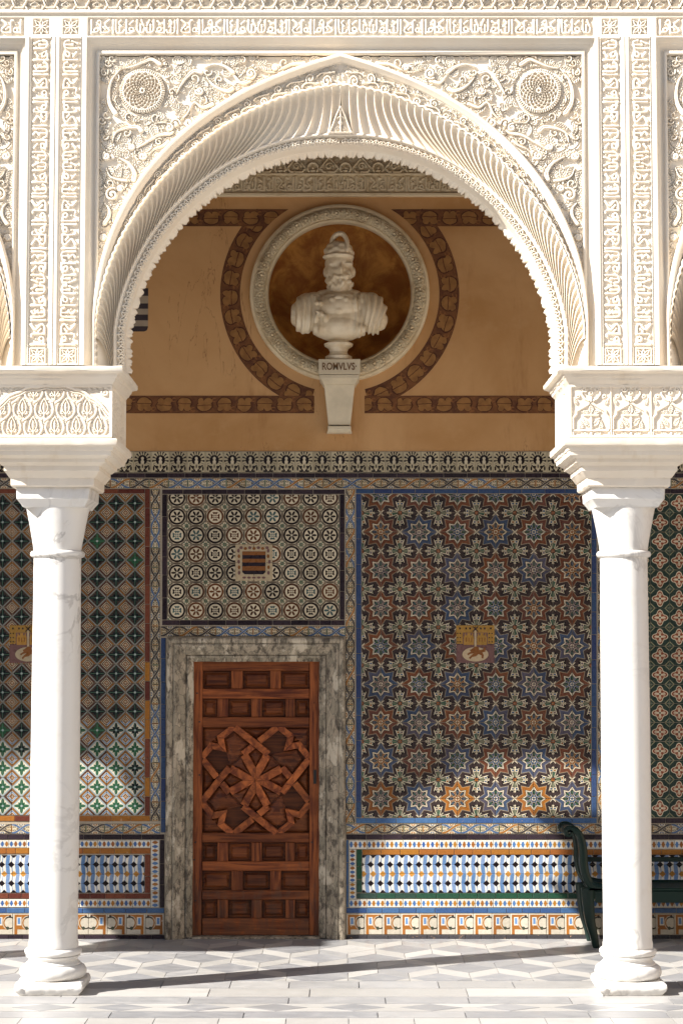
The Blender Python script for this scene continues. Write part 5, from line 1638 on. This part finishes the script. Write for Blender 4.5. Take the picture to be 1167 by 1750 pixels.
# star panel
st = thing_at('star_tile_panel', 814, 1407, 'large tile panel of eight-pointed stars in a blue frame right of the door', 'tile panel')
nx_, ny_ = 12, 17
sw_, sh_ = (1010-618)/nx_, (1398-844)/ny_
scol = {}
for j in range(ny_):
    for i in range(nx_):
        fu = (i % 2 == 0); fv = (j % 2 == 0)
        # star centre at the tile corner: right edge of even columns, bottom of odd rows
        ci, cj = i//2, (j+1)//2
        x0, y0_ = 618+i*sw_, 844+j*sh_
        low = j >= 6
        if (ci, cj) not in scol:
            o1 = (1.0 if (ci+cj) % 2 else 0.0) if low else (0.0 if rt.random() < 0.85 else 1.0)
            scol[(ci, cj)] = (o1, rt.choice((0.0, 1.0, 0.4)), 0.0 if j < 14 else rt.choice((0.4, 0.7)) * (1-o1))  # lowest rows: sunlight painted in by turning brown grounds orange
        c = scol[(ci, cj)]
        c = tuple(min(1, max(0, v+rt.uniform(-0.12, 0.12))) for v in c)
        put_tile(st, T_STAR, x0, x0+sw_, y0_, y0_+sh_, col=c, fu=(i % 2 == 0), fv=(j % 2 == 0))
run(st, T_BLUE_SHADE, 608, 1019.5, 835.5, 843.5, step=36, var=0.25)
run(st, T_BLUE_SHADE, 608, 617.5, 844, 1398, 'y', step=36, var=0.25); run(st, T_BLUE_SHADE, 1010.5, 1019.5, 844, 1398, 'y', step=36, var=0.25)
run(st, T_BLUE, 608, 1019.5, 1398.6, 1407.6, step=32, var=0.2)
# panel beyond the column at the right
fp = thing_at('floral_tile_panel', 1140, 1398, 'tile panel of small red flowers behind the column under the crosses', 'tile panel')
for j in range(17):
    for i in range(6):
        x0 = 1046+i*32.6; put_tile(fp, T_FLOR, x0, x0+32.6, 844+j*554/17, 844+(j+1)*554/17)
run(fp, T_BLACK, 1037, 1242, 835.5, 843.5, step=34, var=0.2); run(fp, T_BLACK, 1037, 1242, 1398.6, 1407.6, step=34, var=0.2)
run(fp, T_BLACK, 1037, 1045.5, 844, 1398, 'y', step=34, var=0.2)

# lower courses
def dado(px0, px1, door_side, label, frame_a, frame_b, cubes):
    d = thing_at('tile_dado', (px0+px1)/2, 1606, label, 'tile dado')
    L, Rr_ = (px0, px1) if door_side == 'L' else (px0, px1)
    run(d, T_LACE, px0, px1 if door_side == 'L' else 274, 1408.2, 1425.8, step=33, colf=lambda i: (rb(0.6), rb(), rb(0.4)))
    run(d, T_BLACK, px0, px1, 1426.4, 1435.6, step=32, var=0.25)
    if door_side == 'L':
        run(d, T_BLUE, 591.5, 595.5, 1436, 1552, 'y', step=36); xi0, xi1 = 596, px1
        run(d, T_CROSS, xi0, xi1, 1436.4, 1451.6, step=31); run(d, T_CROSS, xi0, xi1, 1537.4, 1551.8, step=31)
        run(d, T_CROSS, 596, 608.5, 1452, 1537, 'y', step=31, rot=True)
        run(d, T_GRN, 609, 618.5, 1452.2, 1526.5, 'y', step=24, var=0.2); run(d, T_GRN, 609, xi1, 1527, 1536.8, step=32, var=0.25)
        run(d, T_ORA, 619, xi1, 1452.2, 1461.8, step=32, var=0.2); cx0, cx1 = 619, xi1
    else:
        run(d, T_BLACK, 273, 281, 1436, 1552, 'y', step=36, var=0.2); xi0, xi1 = px0, 272.5
        run(d, T_CROSS, xi0, 257.5, 1436.4, 1449.6, step=31); run(d, T_CROSS, xi0, 257.5, 1537.4, 1551.4, step=31)
        run(d, T_CROSS, 258, 272.5, 1436.4, 1551.5, 'y', step=31, rot=True)
        run(d, T_RED, 247.5, 257.2, 1460.5, 1527, 'y', step=33, var=0.2); run(d, T_ORA, xi0, 257.5, 1450, 1460, step=26, var=0.4)
        run(d, T_RED, xi0, 257.5, 1527.4, 1536.8, step=32, var=0.35); cx0, cx1 = xi0, 247
    for r_ in range(4):
        y0_ = 1462+r_*16.1
        def cf(i, r_=r_): return (1.0 if r_ % 2 else 0.0, 1.0 if r_ == 2 else 0.0, 1.0 if r_ == 1 else 0.0)
        run(d, T_CUBE, cx0, cx1, y0_, y0_+16.1, step=32.2, colf=cf, gap=0.001)
    run(d, T_BLUE, px0 if door_side == 'R' else 591.5, px1, 1552.4, 1561.4, step=31, var=0.2)
    n = int((px1-px0)/31.0)
    for i in range(n):
        a = px0+(px1-px0)*i/n; put_tile(d, T_BRAC, a, a+(px1-px0)/n, 1562, 1598, col=(rt.random()*0.6, 0, 0), fu=(door_side == 'R' and i >= n-4))
    run(d, T_SKIRT if door_side == 'L' else T_BLACK, px0, px1, 1598.4, 1606.5, step=30, var=0.3, proud=0.004)
    return d
dado(591.5, XR_, 'L', 'colourful tile dado of blue and white cubes right of the door', None, None, None)
dado(XL_, 281, 'R', 'worn tile dado of blue and white cubes left of the door', None, None, None)

# ------------------------------------------------------------------ heraldic plaques
M_HCRM, M_HYEL = m_flat_tile('plaque_cream', (0.56, 0.46, 0.30), (0.50, 0.38, 0.24), 0.2), m_flat_tile('plaque_yellow', (0.46, 0.26, 0.06), (0.42, 0.22, 0.05), 0.2)
M_HBRN, M_HBLK = m_flat_tile('plaque_brown', (0.30, 0.115, 0.035), None, 0.2), T_BLACK
M_HPUR = m_flat_tile('plaque_purple', (0.23, 0.12, 0.11), None, 0.2)
def plaque_poly(parent, name, pts, mat, box_, depth, lift=0.0016):
    """pts in 0..1 of the plaque box (x right, y down)"""
    x0, y0_, x1, y1_ = box_
    poly = []
    for a, b in pts: poly.append(W(x0+(x1-x0)*a, y0_+(y1_-y0_)*b))
    return obj(name, prism_mesh(name, poly, YW-depth-lift, YW-depth+0.004, mat), parent)
def ell(cx_, cy_, rx, ry, n=28): return [(cx_+rx*math.cos(2*math.pi*i/n), cy_+ry*math.sin(2*math.pi*i/n)) for i in range(n)]
def castle_plaque(box_, label):
    x0, y0_, x1, y1_ = box_
    p = thing_at('heraldic_plaque', (x0+x1)/2, y1_, label, 'plaque', 'castle and lion plaques')
    xm, ym_ = (x0+x1)/2, (y0_+y1_)/2
    for (a, b, c, d, m) in ((x0, xm, y0_, ym_, M_HYEL), (xm, x1, y0_, ym_, M_HYEL), (x0, xm, ym_, y1_, M_HPUR), (xm, x1, ym_, y1_, M_HPUR)):
        put_tile(p, m, a, b, c, d, 'tile', 0.4, proud=0.004)
    D = 0.011
    def pp(name, pts, m, lift=0.0016): plaque_poly(p, name, pts, m, box_, D, lift)
    pp('field', [(0.18, 0.20), (0.82, 0.20), (0.82, 0.55), (0.18, 0.55)], M_HPUR, 0.001)
    for s0 in (0.20, 0.54):
        tw = 0.26
        pp('castle', [(s0, 0.52), (s0, 0.30), (s0+0.02, 0.30), (s0+0.02, 0.22), (s0+0.05, 0.22), (s0+0.05, 0.27), (s0+0.09, 0.27), (s0+0.09, 0.21), (s0+0.17, 0.21), (s0+0.17, 0.27), (s0+0.21, 0.27), (s0+0.21, 0.22), (s0+0.24, 0.22), (s0+0.24, 0.30), (s0+tw, 0.30), (s0+tw, 0.52)], M_HYEL, 0.0022)
        for wx in (0.05, 0.12, 0.19): pp('window', [(s0+wx, 0.44), (s0+wx, 0.33), (s0+wx+0.025, 0.33), (s0+wx+0.025, 0.44)], M_HBRN, 0.003)
    for wx in (0.16, 0.80): pp('side_panel', [(wx-0.13 if wx < 0.5 else wx+0.03, 0.98), (wx-0.13 if wx < 0.5 else wx+0.03, 0.52), (wx if wx < 0.5 else wx+0.17, 0.52), (wx if wx < 0.5 else wx+0.17, 0.98)], M_HPUR, 0.001)
    pp('oval', ell(0.5, 0.77, 0.34, 0.19), M_HCRM, 0.0028)
    pp('pole', [(0.475, 0.60), (0.475, 0.14), (0.525, 0.14), (0.525, 0.60)], M_HCRM, 0.0034)
    pp('lion', [(0.36, 0.66), (0.42, 0.62), (0.50, 0.56), (0.58, 0.58), (0.60, 0.66), (0.70, 0.64), (0.72, 0.58), (0.76, 0.60), (0.76, 0.70), (0.68, 0.72), (0.72, 0.80), (0.70, 0.88), (0.66, 0.87), (0.66, 0.80), (0.58, 0.76), (0.52, 0.82), (0.42, 0.84), (0.36, 0.90), (0.33, 0.86), (0.40, 0.79), (0.46, 0.74), (0.36, 0.76), (0.31, 0.80), (0.29, 0.76), (0.38, 0.70)], M_HBRN, 0.0042)
    for r_ in range(3):
        for c_ in range(2):
            for side in (0.04, 0.86): pp('stud', ell(side+c_*0.07, 0.22+r_*0.11, 0.016, 0.02, 8), M_HBLK, 0.002)
    for c_ in (0.10, 0.26, 0.36, 0.64, 0.74, 0.90): pp('stud', ell(c_, 0.09, 0.022, 0.03, 8), M_HBLK, 0.002)
    pp('saltire', [(0.44, 0.03), (0.50, 0.09), (0.56, 0.03), (0.575, 0.045), (0.515, 0.105), (0.575, 0.165), (0.56, 0.18), (0.50, 0.12), (0.44, 0.18), (0.425, 0.165), (0.485, 0.105), (0.425, 0.045)], M_HBLK, 0.0042)
castle_plaque((779, 1068.5, 845, 1133.5), 'tan tile plaque with two castles and a lion set in the star panel')
castle_plaque((16, 1068.5, 81, 1133.5), 'tan tile plaque with castles and a lion half hidden by the column under the palmettes')
bx4 = (402, 930, 466, 993)
p = thing_at('heraldic_plaque', 434, 993, 'small tile plaque with a shield of black and orange bars above the door', 'plaque')
for (a, b, c, d) in ((402, 434, 930, 961.5), (434, 466, 930, 961.5), (402, 434, 961.5, 993), (434, 466, 961.5, 993)): put_tile(p, M_HCRM, a, b, c, d, 'tile', 0.4, proud=0.004)
hh_ = [0.20, 0.30, 0.40, 0.50, 0.60, 0.72, 0.82]
for i in range(6):
    t0_, t1_ = hh_[i], hh_[i+1]; rr3 = 0.06 if i == 5 else 0
    pts = [(0.19, t0_), (0.81, t0_), (0.81, t1_-rr3), (0.81-rr3, t1_), (0.19+rr3, t1_), (0.19, t1_-rr3)] if rr3 else [(0.19, t0_), (0.81, t0_), (0.81, t1_), (0.19, t1_)]
    plaque_poly(p, 'bar', pts, M_HBRN if i % 2 == 0 else M_HBLK, bx4, 0.011, 0.0022)
rgp = random.Random(3)
for s_ in (0, 1):
    for k in range(5):
        cx_ = 0.10 if s_ == 0 else 0.90; cy_ = 0.18+k*0.15
        plaque_poly(p, 'scroll', ell(cx_+rgp.uniform(-0.02, 0.02), cy_, 0.035, 0.055, 10), M_HBRN if k % 2 else M_HPUR, bx4, 0.011, 0.0016)
for k in range(7): plaque_poly(p, 'scroll', ell(0.16+k*0.115, 0.10+0.02*(k % 2), 0.045, 0.04, 10), M_HBRN if k % 2 else M_HPUR, bx4, 0.011, 0.0016)
for k in range(5): plaque_poly(p, 'scroll', ell(0.24+k*0.13, 0.91, 0.05, 0.03, 10), M_HPUR, bx4, 0.011, 0.0016)
# ------------------------------------------------------------------ marble door frame and the panelled door
M_DF = m_doorframe()
df = thing('door_frame', (WX(437), YW, 0), 'weathered grey and cream marble frame round the wooden door', 'door frame')
def df_x(px): return WX(px, 1350)
secj = [(0.0, 0.05), (0.0, -0.055), (0.010, -0.066), (0.046, -0.066), (0.048, -0.054), (0.053, -0.054), (0.055, -0.063), (0.068, -0.058), (0.105, -0.034), (0.140, -0.004), (0.146, 0.000), (0.147, 0.018), (0.152, 0.018), (0.153, 0.006), (0.172, 0.012), (0.178, 0.026), (0.205, 0.028), (0.205, 0.15)]
xo0, xo1, zo = df_x(284.5), df_x(589.5), WZ(1090)
def jamb(x_out, sgn):
    P = np.zeros((len(secj), 40, 3)); rj = random.Random(5)
    for i, (o, y) in enumerate(secj):
        for k in range(40):
            z = (zo-o*0.93)*k/39
            n_ = 0.004*math.sin(z*9.1+i)*math.sin(z*23+i*2.1) if 0 < i < len(secj)-1 else 0
            P[i, k] = (x_out+sgn*o+n_*0.6*sgn, YW+y+n_*0.7, z)
    me = grid_mesh('jamb', P, M_DF, smooth=False, flip=(sgn < 0)); return me
obj('jamb', jamb(xo0, 1), df); obj('jamb', jamb(xo1, -1), df)
P = np.zeros((len(secj), 30, 3))
for i, (o, y) in enumerate(secj):
    for k in range(30):
        x = (xo0+o)+(xo1-xo0-2*o)*k/29
        n_ = 0.004*math.sin(x*11+i)*math.sin(x*27+i*2.1) if 0 < i < len(secj)-1 and 0 < k < 29 else 0
        P[i, k] = (x, YW+y+n_*0.7, zo-o*0.93+n_*0.5)
obj('lintel', grid_mesh('lintel', P, M_DF, smooth=False), df)
box('threshold', df_x(324), df_x(548), YW-0.03, YW+0.3, 0.0, 0.012, M_DF, df, 0.003)

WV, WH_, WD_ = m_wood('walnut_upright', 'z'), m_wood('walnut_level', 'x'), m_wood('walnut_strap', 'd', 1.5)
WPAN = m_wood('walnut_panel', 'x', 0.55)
YD = YW+0.075
def dw(px, py): return on_y(px, py, YD)
door = thing('wooden_door', (dw(437, 1600)[0], YD, 0), 'reddish brown wooden door with raised panels and a star of straps', 'door')
def dbox(name, px0, px1, py0, py1, front, back, mat, bev=0.004):
    x0 = dw(px0, (py0+py1)/2)[0]; x1 = dw(px1, (py0+py1)/2)[0]; z1 = dw(437, py0)[1]; z0 = max(0.014, dw(437, py1)[1])
    return box(name, x0, x1, YD+front, YD+back, z0, z1, mat, door, bev)
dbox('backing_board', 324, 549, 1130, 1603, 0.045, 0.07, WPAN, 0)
dbox('stile', 323, 345.2, 1130, 1602.5, -0.004, 0.05, WV); dbox('stile', 529, 550, 1130, 1602.5, -0.004, 0.05, WV)
RAILS = [(1130, 1146.5), (1177.5, 1194.5), (1226, 1243.5), (1424, 1440.5), (1473, 1489), (1522.5, 1538.5), (1570.5, 1602)]
for a, b in RAILS: dbox('rail', 345.6, 528.6, a, b, 0.002, 0.05, WH_)
def panel(px0, px1, py0, py1):
    """fielded panel: a sunk board with a raised centre"""
    m = 2.8
    z1, z0 = dw(437, py0)[1], dw(437, py1)[1]; x0, x1 = dw(px0, (py0+py1)/2)[0], dw(px1, (py0+py1)/2)[0]
    o1, o2 = 0.016, 0.034
    lv = [(0.0, 0.044), (o1*0.55, 0.044), (o1*0.6, 0.034), (o1, 0.034), (o2, 0.019)]
    V, Fc = [], []
    for o, y in lv: V += [(x0+o, YD+y, z0+o), (x1-o, YD+y, z0+o), (x1-o, YD+y, z1-o), (x0+o, YD+y, z1-o)]
    for k in range(len(lv)-1):
        for i in range(4):
            j = (i+1) % 4; Fc.append((k*4+i, k*4+j, (k+1)*4+j, (k+1)*4+i))
    m_ = (len(lv)-1)*4; Fc.append((m_, m_+1, m_+2, m_+3))
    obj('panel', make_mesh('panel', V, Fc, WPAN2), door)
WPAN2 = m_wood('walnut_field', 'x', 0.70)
three = [(346, 394), (415.5, 461), (480.5, 528.5)]; m3 = [(395, 414.8), (461.8, 480)]
four = [(346, 370.5), (390.5, 428.5), (448, 487), (504.5, 528.5)]; m4 = [(371.3, 389.6), (429.3, 447.2), (487.6, 503.8)]
for (y0_, y1_, cols, mun) in ((1147, 1177, three, m3), (1195, 1225.5, four, m4), (1441, 1472.5, four, m4), (1489.5, 1522, three, m3), (1539, 1570, four, m4)):
    for a, b in cols: panel(a, b, y0_, y1_)
    for a, b in mun: dbox('muntin', a, b, y0_-0.4, y1_+0.4, 0.006, 0.05, WV)
# star field: raised straps mitred together, sunk boards between
zc_x, zc_z = dw(437, 1334)
us = (dw(529, 1334)[0]-dw(345, 1334)[0])/2/287.0
vs = (dw(437, 1244)[1]-dw(437, 1424)[1])/2/282.0
def rot4(p, k):
    x, y = p
    for _ in range(k): x, y = -y, x
    return (x, y)
def strap(pts, w=24, closed=False, lift=0.0, name='strap'):
    """each straight length is its own bevelled lath"""
    n = len(pts)
    for i in range(n-1 if not closed else n):
        a, b = np.array(pts[i], float), np.array(pts[(i+1) % n], float)
        d = b-a; L = np.linalg.norm(d); d /= L; nn = np.array((-d[1], d[0]))
        def mit(prev, nxt, at):
            if prev is None or nxt is None: return nn
            u1 = (at-prev)/np.linalg.norm(at-prev); u2 = (nxt-at)/np.linalg.norm(nxt-at)
            m = np.array((-(u1+u2)[1], (u1+u2)[0])); l_ = np.linalg.norm(m)
            if l_ < 0.2: return nn
            m /= l_; return m/max(0.45, abs(np.dot(m, nn)))*np.sign(np.dot(m, nn))
        pa = np.array(pts[i-1], float) if (i > 0 or closed) else None
        nb_ = np.array(pts[(i+2) % n], float) if (i+2 < n or closed) else None
        ma, mb = mit(pa, b, a) if pa is not None else nn, mit(a, nb_, b) if nb_ is not None else nn
        h = w/2
        quad = [a+ma*h, a-ma*h, b-mb*h, b+mb*h]
        poly = [(zc_x+q_[0]*us, zc_z-q_[1]*vs) for q_ in quad]
        me = prism_mesh(name, poly, YD+0.006-lift, YD+0.046, WD_, 0.0055, 2)
        obj(name, me, door)
for k in range(4):
    R4 = lambda pts: [rot4(p, k) for p in pts]
    strap(R4([(-62, -136), (0, -26), (62, -136)]), 42, False, 0.004)
    strap(R4([(-112, -284), (68, -140)]), 36, False, 0.007); strap(R4([(112, -284), (16, -208)]), 36, False, 0.003); strap(R4([(-16, -182), (-68, -140)]), 36, False, 0.003)
    strap(R4([(-118, -286), (-190, -230), (-178, -172), (-236, -186), (-288, -122)]), 34, False, 0.002)
# sunk pyramidal boards of the star field
def boss(pts, top):
    c = np.mean(np.array(pts, float), axis=0)
    lv = [(0.97, 0.043), (0.86, 0.040), (0.84, 0.030), (0.30, top-0.012)]
    V, Fc = [], []; n = len(pts)
    for s_, y in lv:
        for p_ in pts:
            q_ = c+(np.array(p_)-c)*s_; V.append((zc_x+q_[0]*us, YD+y, zc_z-q_[1]*vs))
    for k in range(len(lv)-1):
        for i in range(n): Fc.append((k*n+i, k*n+(i+1) % n, (k+1)*n+(i+1) % n, (k+1)*n+i))
    Fc.append(tuple(range((len(lv)-1)*n, len(lv)*n)))
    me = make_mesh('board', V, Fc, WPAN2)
    bm = bmesh.new(); bm.from_mesh(me); bmesh.ops.recalc_face_normals(bm, faces=bm.faces); bm.to_mesh(me); bm.free()
    obj('board', me, door)
for k in range(4):
    R4 = lambda pts: [rot4(p, k) for p in pts]
    boss(R4([(-110, -258), (-172, -222), (-160, -150), (-140, -72), (-60, -140), (-30, -200)]), 0.022)
    boss(R4([(0, -40), (-48, -138), (0, -182), (48, -138)]), 0.020)
    boss(R4([(-88, -282), (88, -282), (0, -218)]), 0.024)
    boss(R4([(-284, -282), (-140, -282), (-206, -232), (-194, -190), (-240, -200), (-284, -150)]), 0.024)
    boss(R4([(-18, -28), (-80, -130), (-130, -80), (-28, -18)]), 0.026)
# iron studs and the keyhole
M_IRON = m_plain('dark_iron', (0.02, 0.017, 0.015), 0.5)
kx, kz = dw(538, 1328)
box('lock_plate', kx-0.012, kx+0.012, YD-0.008, YD-0.003, kz-0.055, kz+0.055, M_IRON, door, 0.002)
for (px_, py_) in ((329, 1181), (334, 1440), (332, 1470), (337, 1185), (341, 1234), (341, 1325), (533, 1440), (334, 1540)):
    X, Z = dw(px_, py_)
    me = lathe_mesh('stud', [(0.007, 0), (0.006, 0.004), (0.002, 0.006)], M_IRON, 10)
    o = obj('stud', me, door, (X, YD-0.0035, Z)); o.rotation_euler = (math.pi/2, 0, 0)

# ------------------------------------------------------------------ bench by the wall
def m_bench():
    nb = NB('dark_green_paint'); w = nb.coord(world=True)
    a = nb.noise(w, 14, 4, 0.6)
    return nb.out(nb.mix(a, (0.005, 0.013, 0.011), (0.008, 0.024, 0.018)), 0.35, nb.noise(w, 50, 3), 0.1, 0.002, spec=0.2)
M_BEN = m_bench()
bench = thing('garden_bench', (2.35, 15.0, 0), 'dark green bench with outward scrolled arms against the tiled wall', 'bench')
YB0, YB1 = 14.86, 15.27
def bpx(px, py): return on_y(px, py, YB0)
def ribbon(name, pts, w, y0, y1, mat, parent):
    P_ = np.array(pts, float)
    T = np.gradient(P_, axis=0); T /= np.linalg.norm(T, axis=1)[:, None]; N_ = np.stack([-T[:, 1], T[:, 0]], -1)
    w = np.asarray(w if hasattr(w, '__len__') else [w]*len(P_))[:, None]
    A_, B_ = P_+N_*w/2, P_-N_*w/2
    G = np.zeros((5, len(P_), 3))
    for r_, (Q_, y) in enumerate(((A_, y0), (B_, y0), (B_, y1), (A_, y1), (A_, y0))): G[r_, :, 0], G[r_, :, 1], G[r_, :, 2] = Q_[:, 0], y, Q_[:, 1]
    me = grid_mesh(name, G, mat, smooth=False)
    bm = bmesh.new(); bm.from_mesh(me); bmesh.ops.remove_doubles(bm, verts=bm.verts, dist=1e-5); bmesh.ops.holes_fill(bm, edges=bm.edges[:]); bmesh.ops.recalc_face_normals(bm, faces=bm.faces); bm.to_mesh(me); bm.free()
    return obj(name, me, parent)
def smooth_path(pts, n=9):
    P_ = np.array(pts, float); out = []
    for i in range(len(P_)-1):
        p0, p1, p2, p3 = P_[max(0, i-1)], P_[i], P_[i+1], P_[min(len(P_)-1, i+2)]
        for q_ in range(n):
            t = q_/n; out.append(0.5*((2*p1)+(p2-p0)*t+(2*p0-5*p1+4*p2-p3)*t*t+(3*p1-p0-3*p2+p3)*t**3))
    out.append(P_[-1]); return np.array(out)
arm_px = [(972, 1426), (976, 1422), (975, 1416), (969, 1413), (962, 1416), (961, 1424), (966, 1430), (975, 1430)]
arm_px = [(969, 1424), (973, 1424), (974, 1419), (968, 1416), (962, 1420), (963, 1428), (970, 1431)]
curl = [bpx(973+0.8*r_*math.cos(a), 1424-0.8*r_*math.sin(a)) for r_, a in ((2.0, 4.0), (3.2, 2.6), (4.5, 1.2), (5.6, 0.0), (6.6, -1.2), (7.4, -2.4), (8.0, -3.4), (8.3, -4.2))]
body = [bpx(*p) for p in ((979, 1418), (988, 1424), (994, 1437), (997, 1455), (998, 1478), (1002, 1498), (1010, 1512), (1024, 1518), (1040, 1521))]
path = smooth_path(curl+body, 8)
L_ = BAY*0.0+2.05                               # bench length along the wall
bx_l = bpx(972, 1500)[0]
mirror_x = bx_l+0.16+L_/1.0
def both(f):
    for s_ in (1, -1): f(s_)
def mir(P_, s_): 
    P_ = np.array(P_, float).copy()
    if s_ < 0: P_[:, 0] = 2*(bx_l+L_/2)-P_[:, 0]
    return P_
wid = np.interp(np.linspace(0, 1, len(path)), [0, 0.3, 0.45, 0.7, 1], [0.010, 0.022, 0.046, 0.060, 0.066])
both(lambda s_: ribbon('arm', mir(path, s_), wid, YB0, YB0+0.05, M_BEN, bench))
both(lambda s_: ribbon('arm', mir(path, s_), wid, YB1-0.05, YB1, M_BEN, bench))
both(lambda s_: ribbon('arm_slat', mir(path[40:], s_), 0.018, YB0+0.05, YB1-0.05, M_BEN, bench))
leg = smooth_path([bpx(*p) for p in ((1005, 1519), (1006, 1545), (1009, 1575), (1015, 1600), (1019, 1622))], 5)
zfl = leg[:, 1].copy(); leg[:, 1] = (zfl-zfl.min())/(zfl.max()-zfl.min())*zfl.max()
both(lambda s_: ribbon('leg', mir(leg, s_), np.linspace(0.10, 0.045, len(leg)), YB0, YB0+0.055, M_BEN, bench))
both(lambda s_: ribbon('leg', mir(leg, s_), np.linspace(0.10, 0.045, len(leg)), YB1-0.055, YB1, M_BEN, bench))
xa_, xb_ = bx_l+0.20, bx_l+L_-0.20
zs_ = bpx(1100, 1521)[1]
box('front_rail', xa_, xb_, YB0-0.004, YB0+0.03, zs_-0.10, zs_-0.012, M_BEN, bench, 0.004)
for k in range(6):
    y = YB0+0.0+k*0.068; box('seat_slat', xa_-0.05, xb_+0.05, y, y+0.055, zs_-0.012, zs_+0.012, M_BEN, bench, 0.005)
for py_ in (1469, 1508):
    z = on_y(1100, py_, YB1)[1]; box('back_rail', xa_-0.04, xb_+0.04, YB1-0.03, YB1, z-0.018, z+0.018, M_BEN, bench, 0.004)
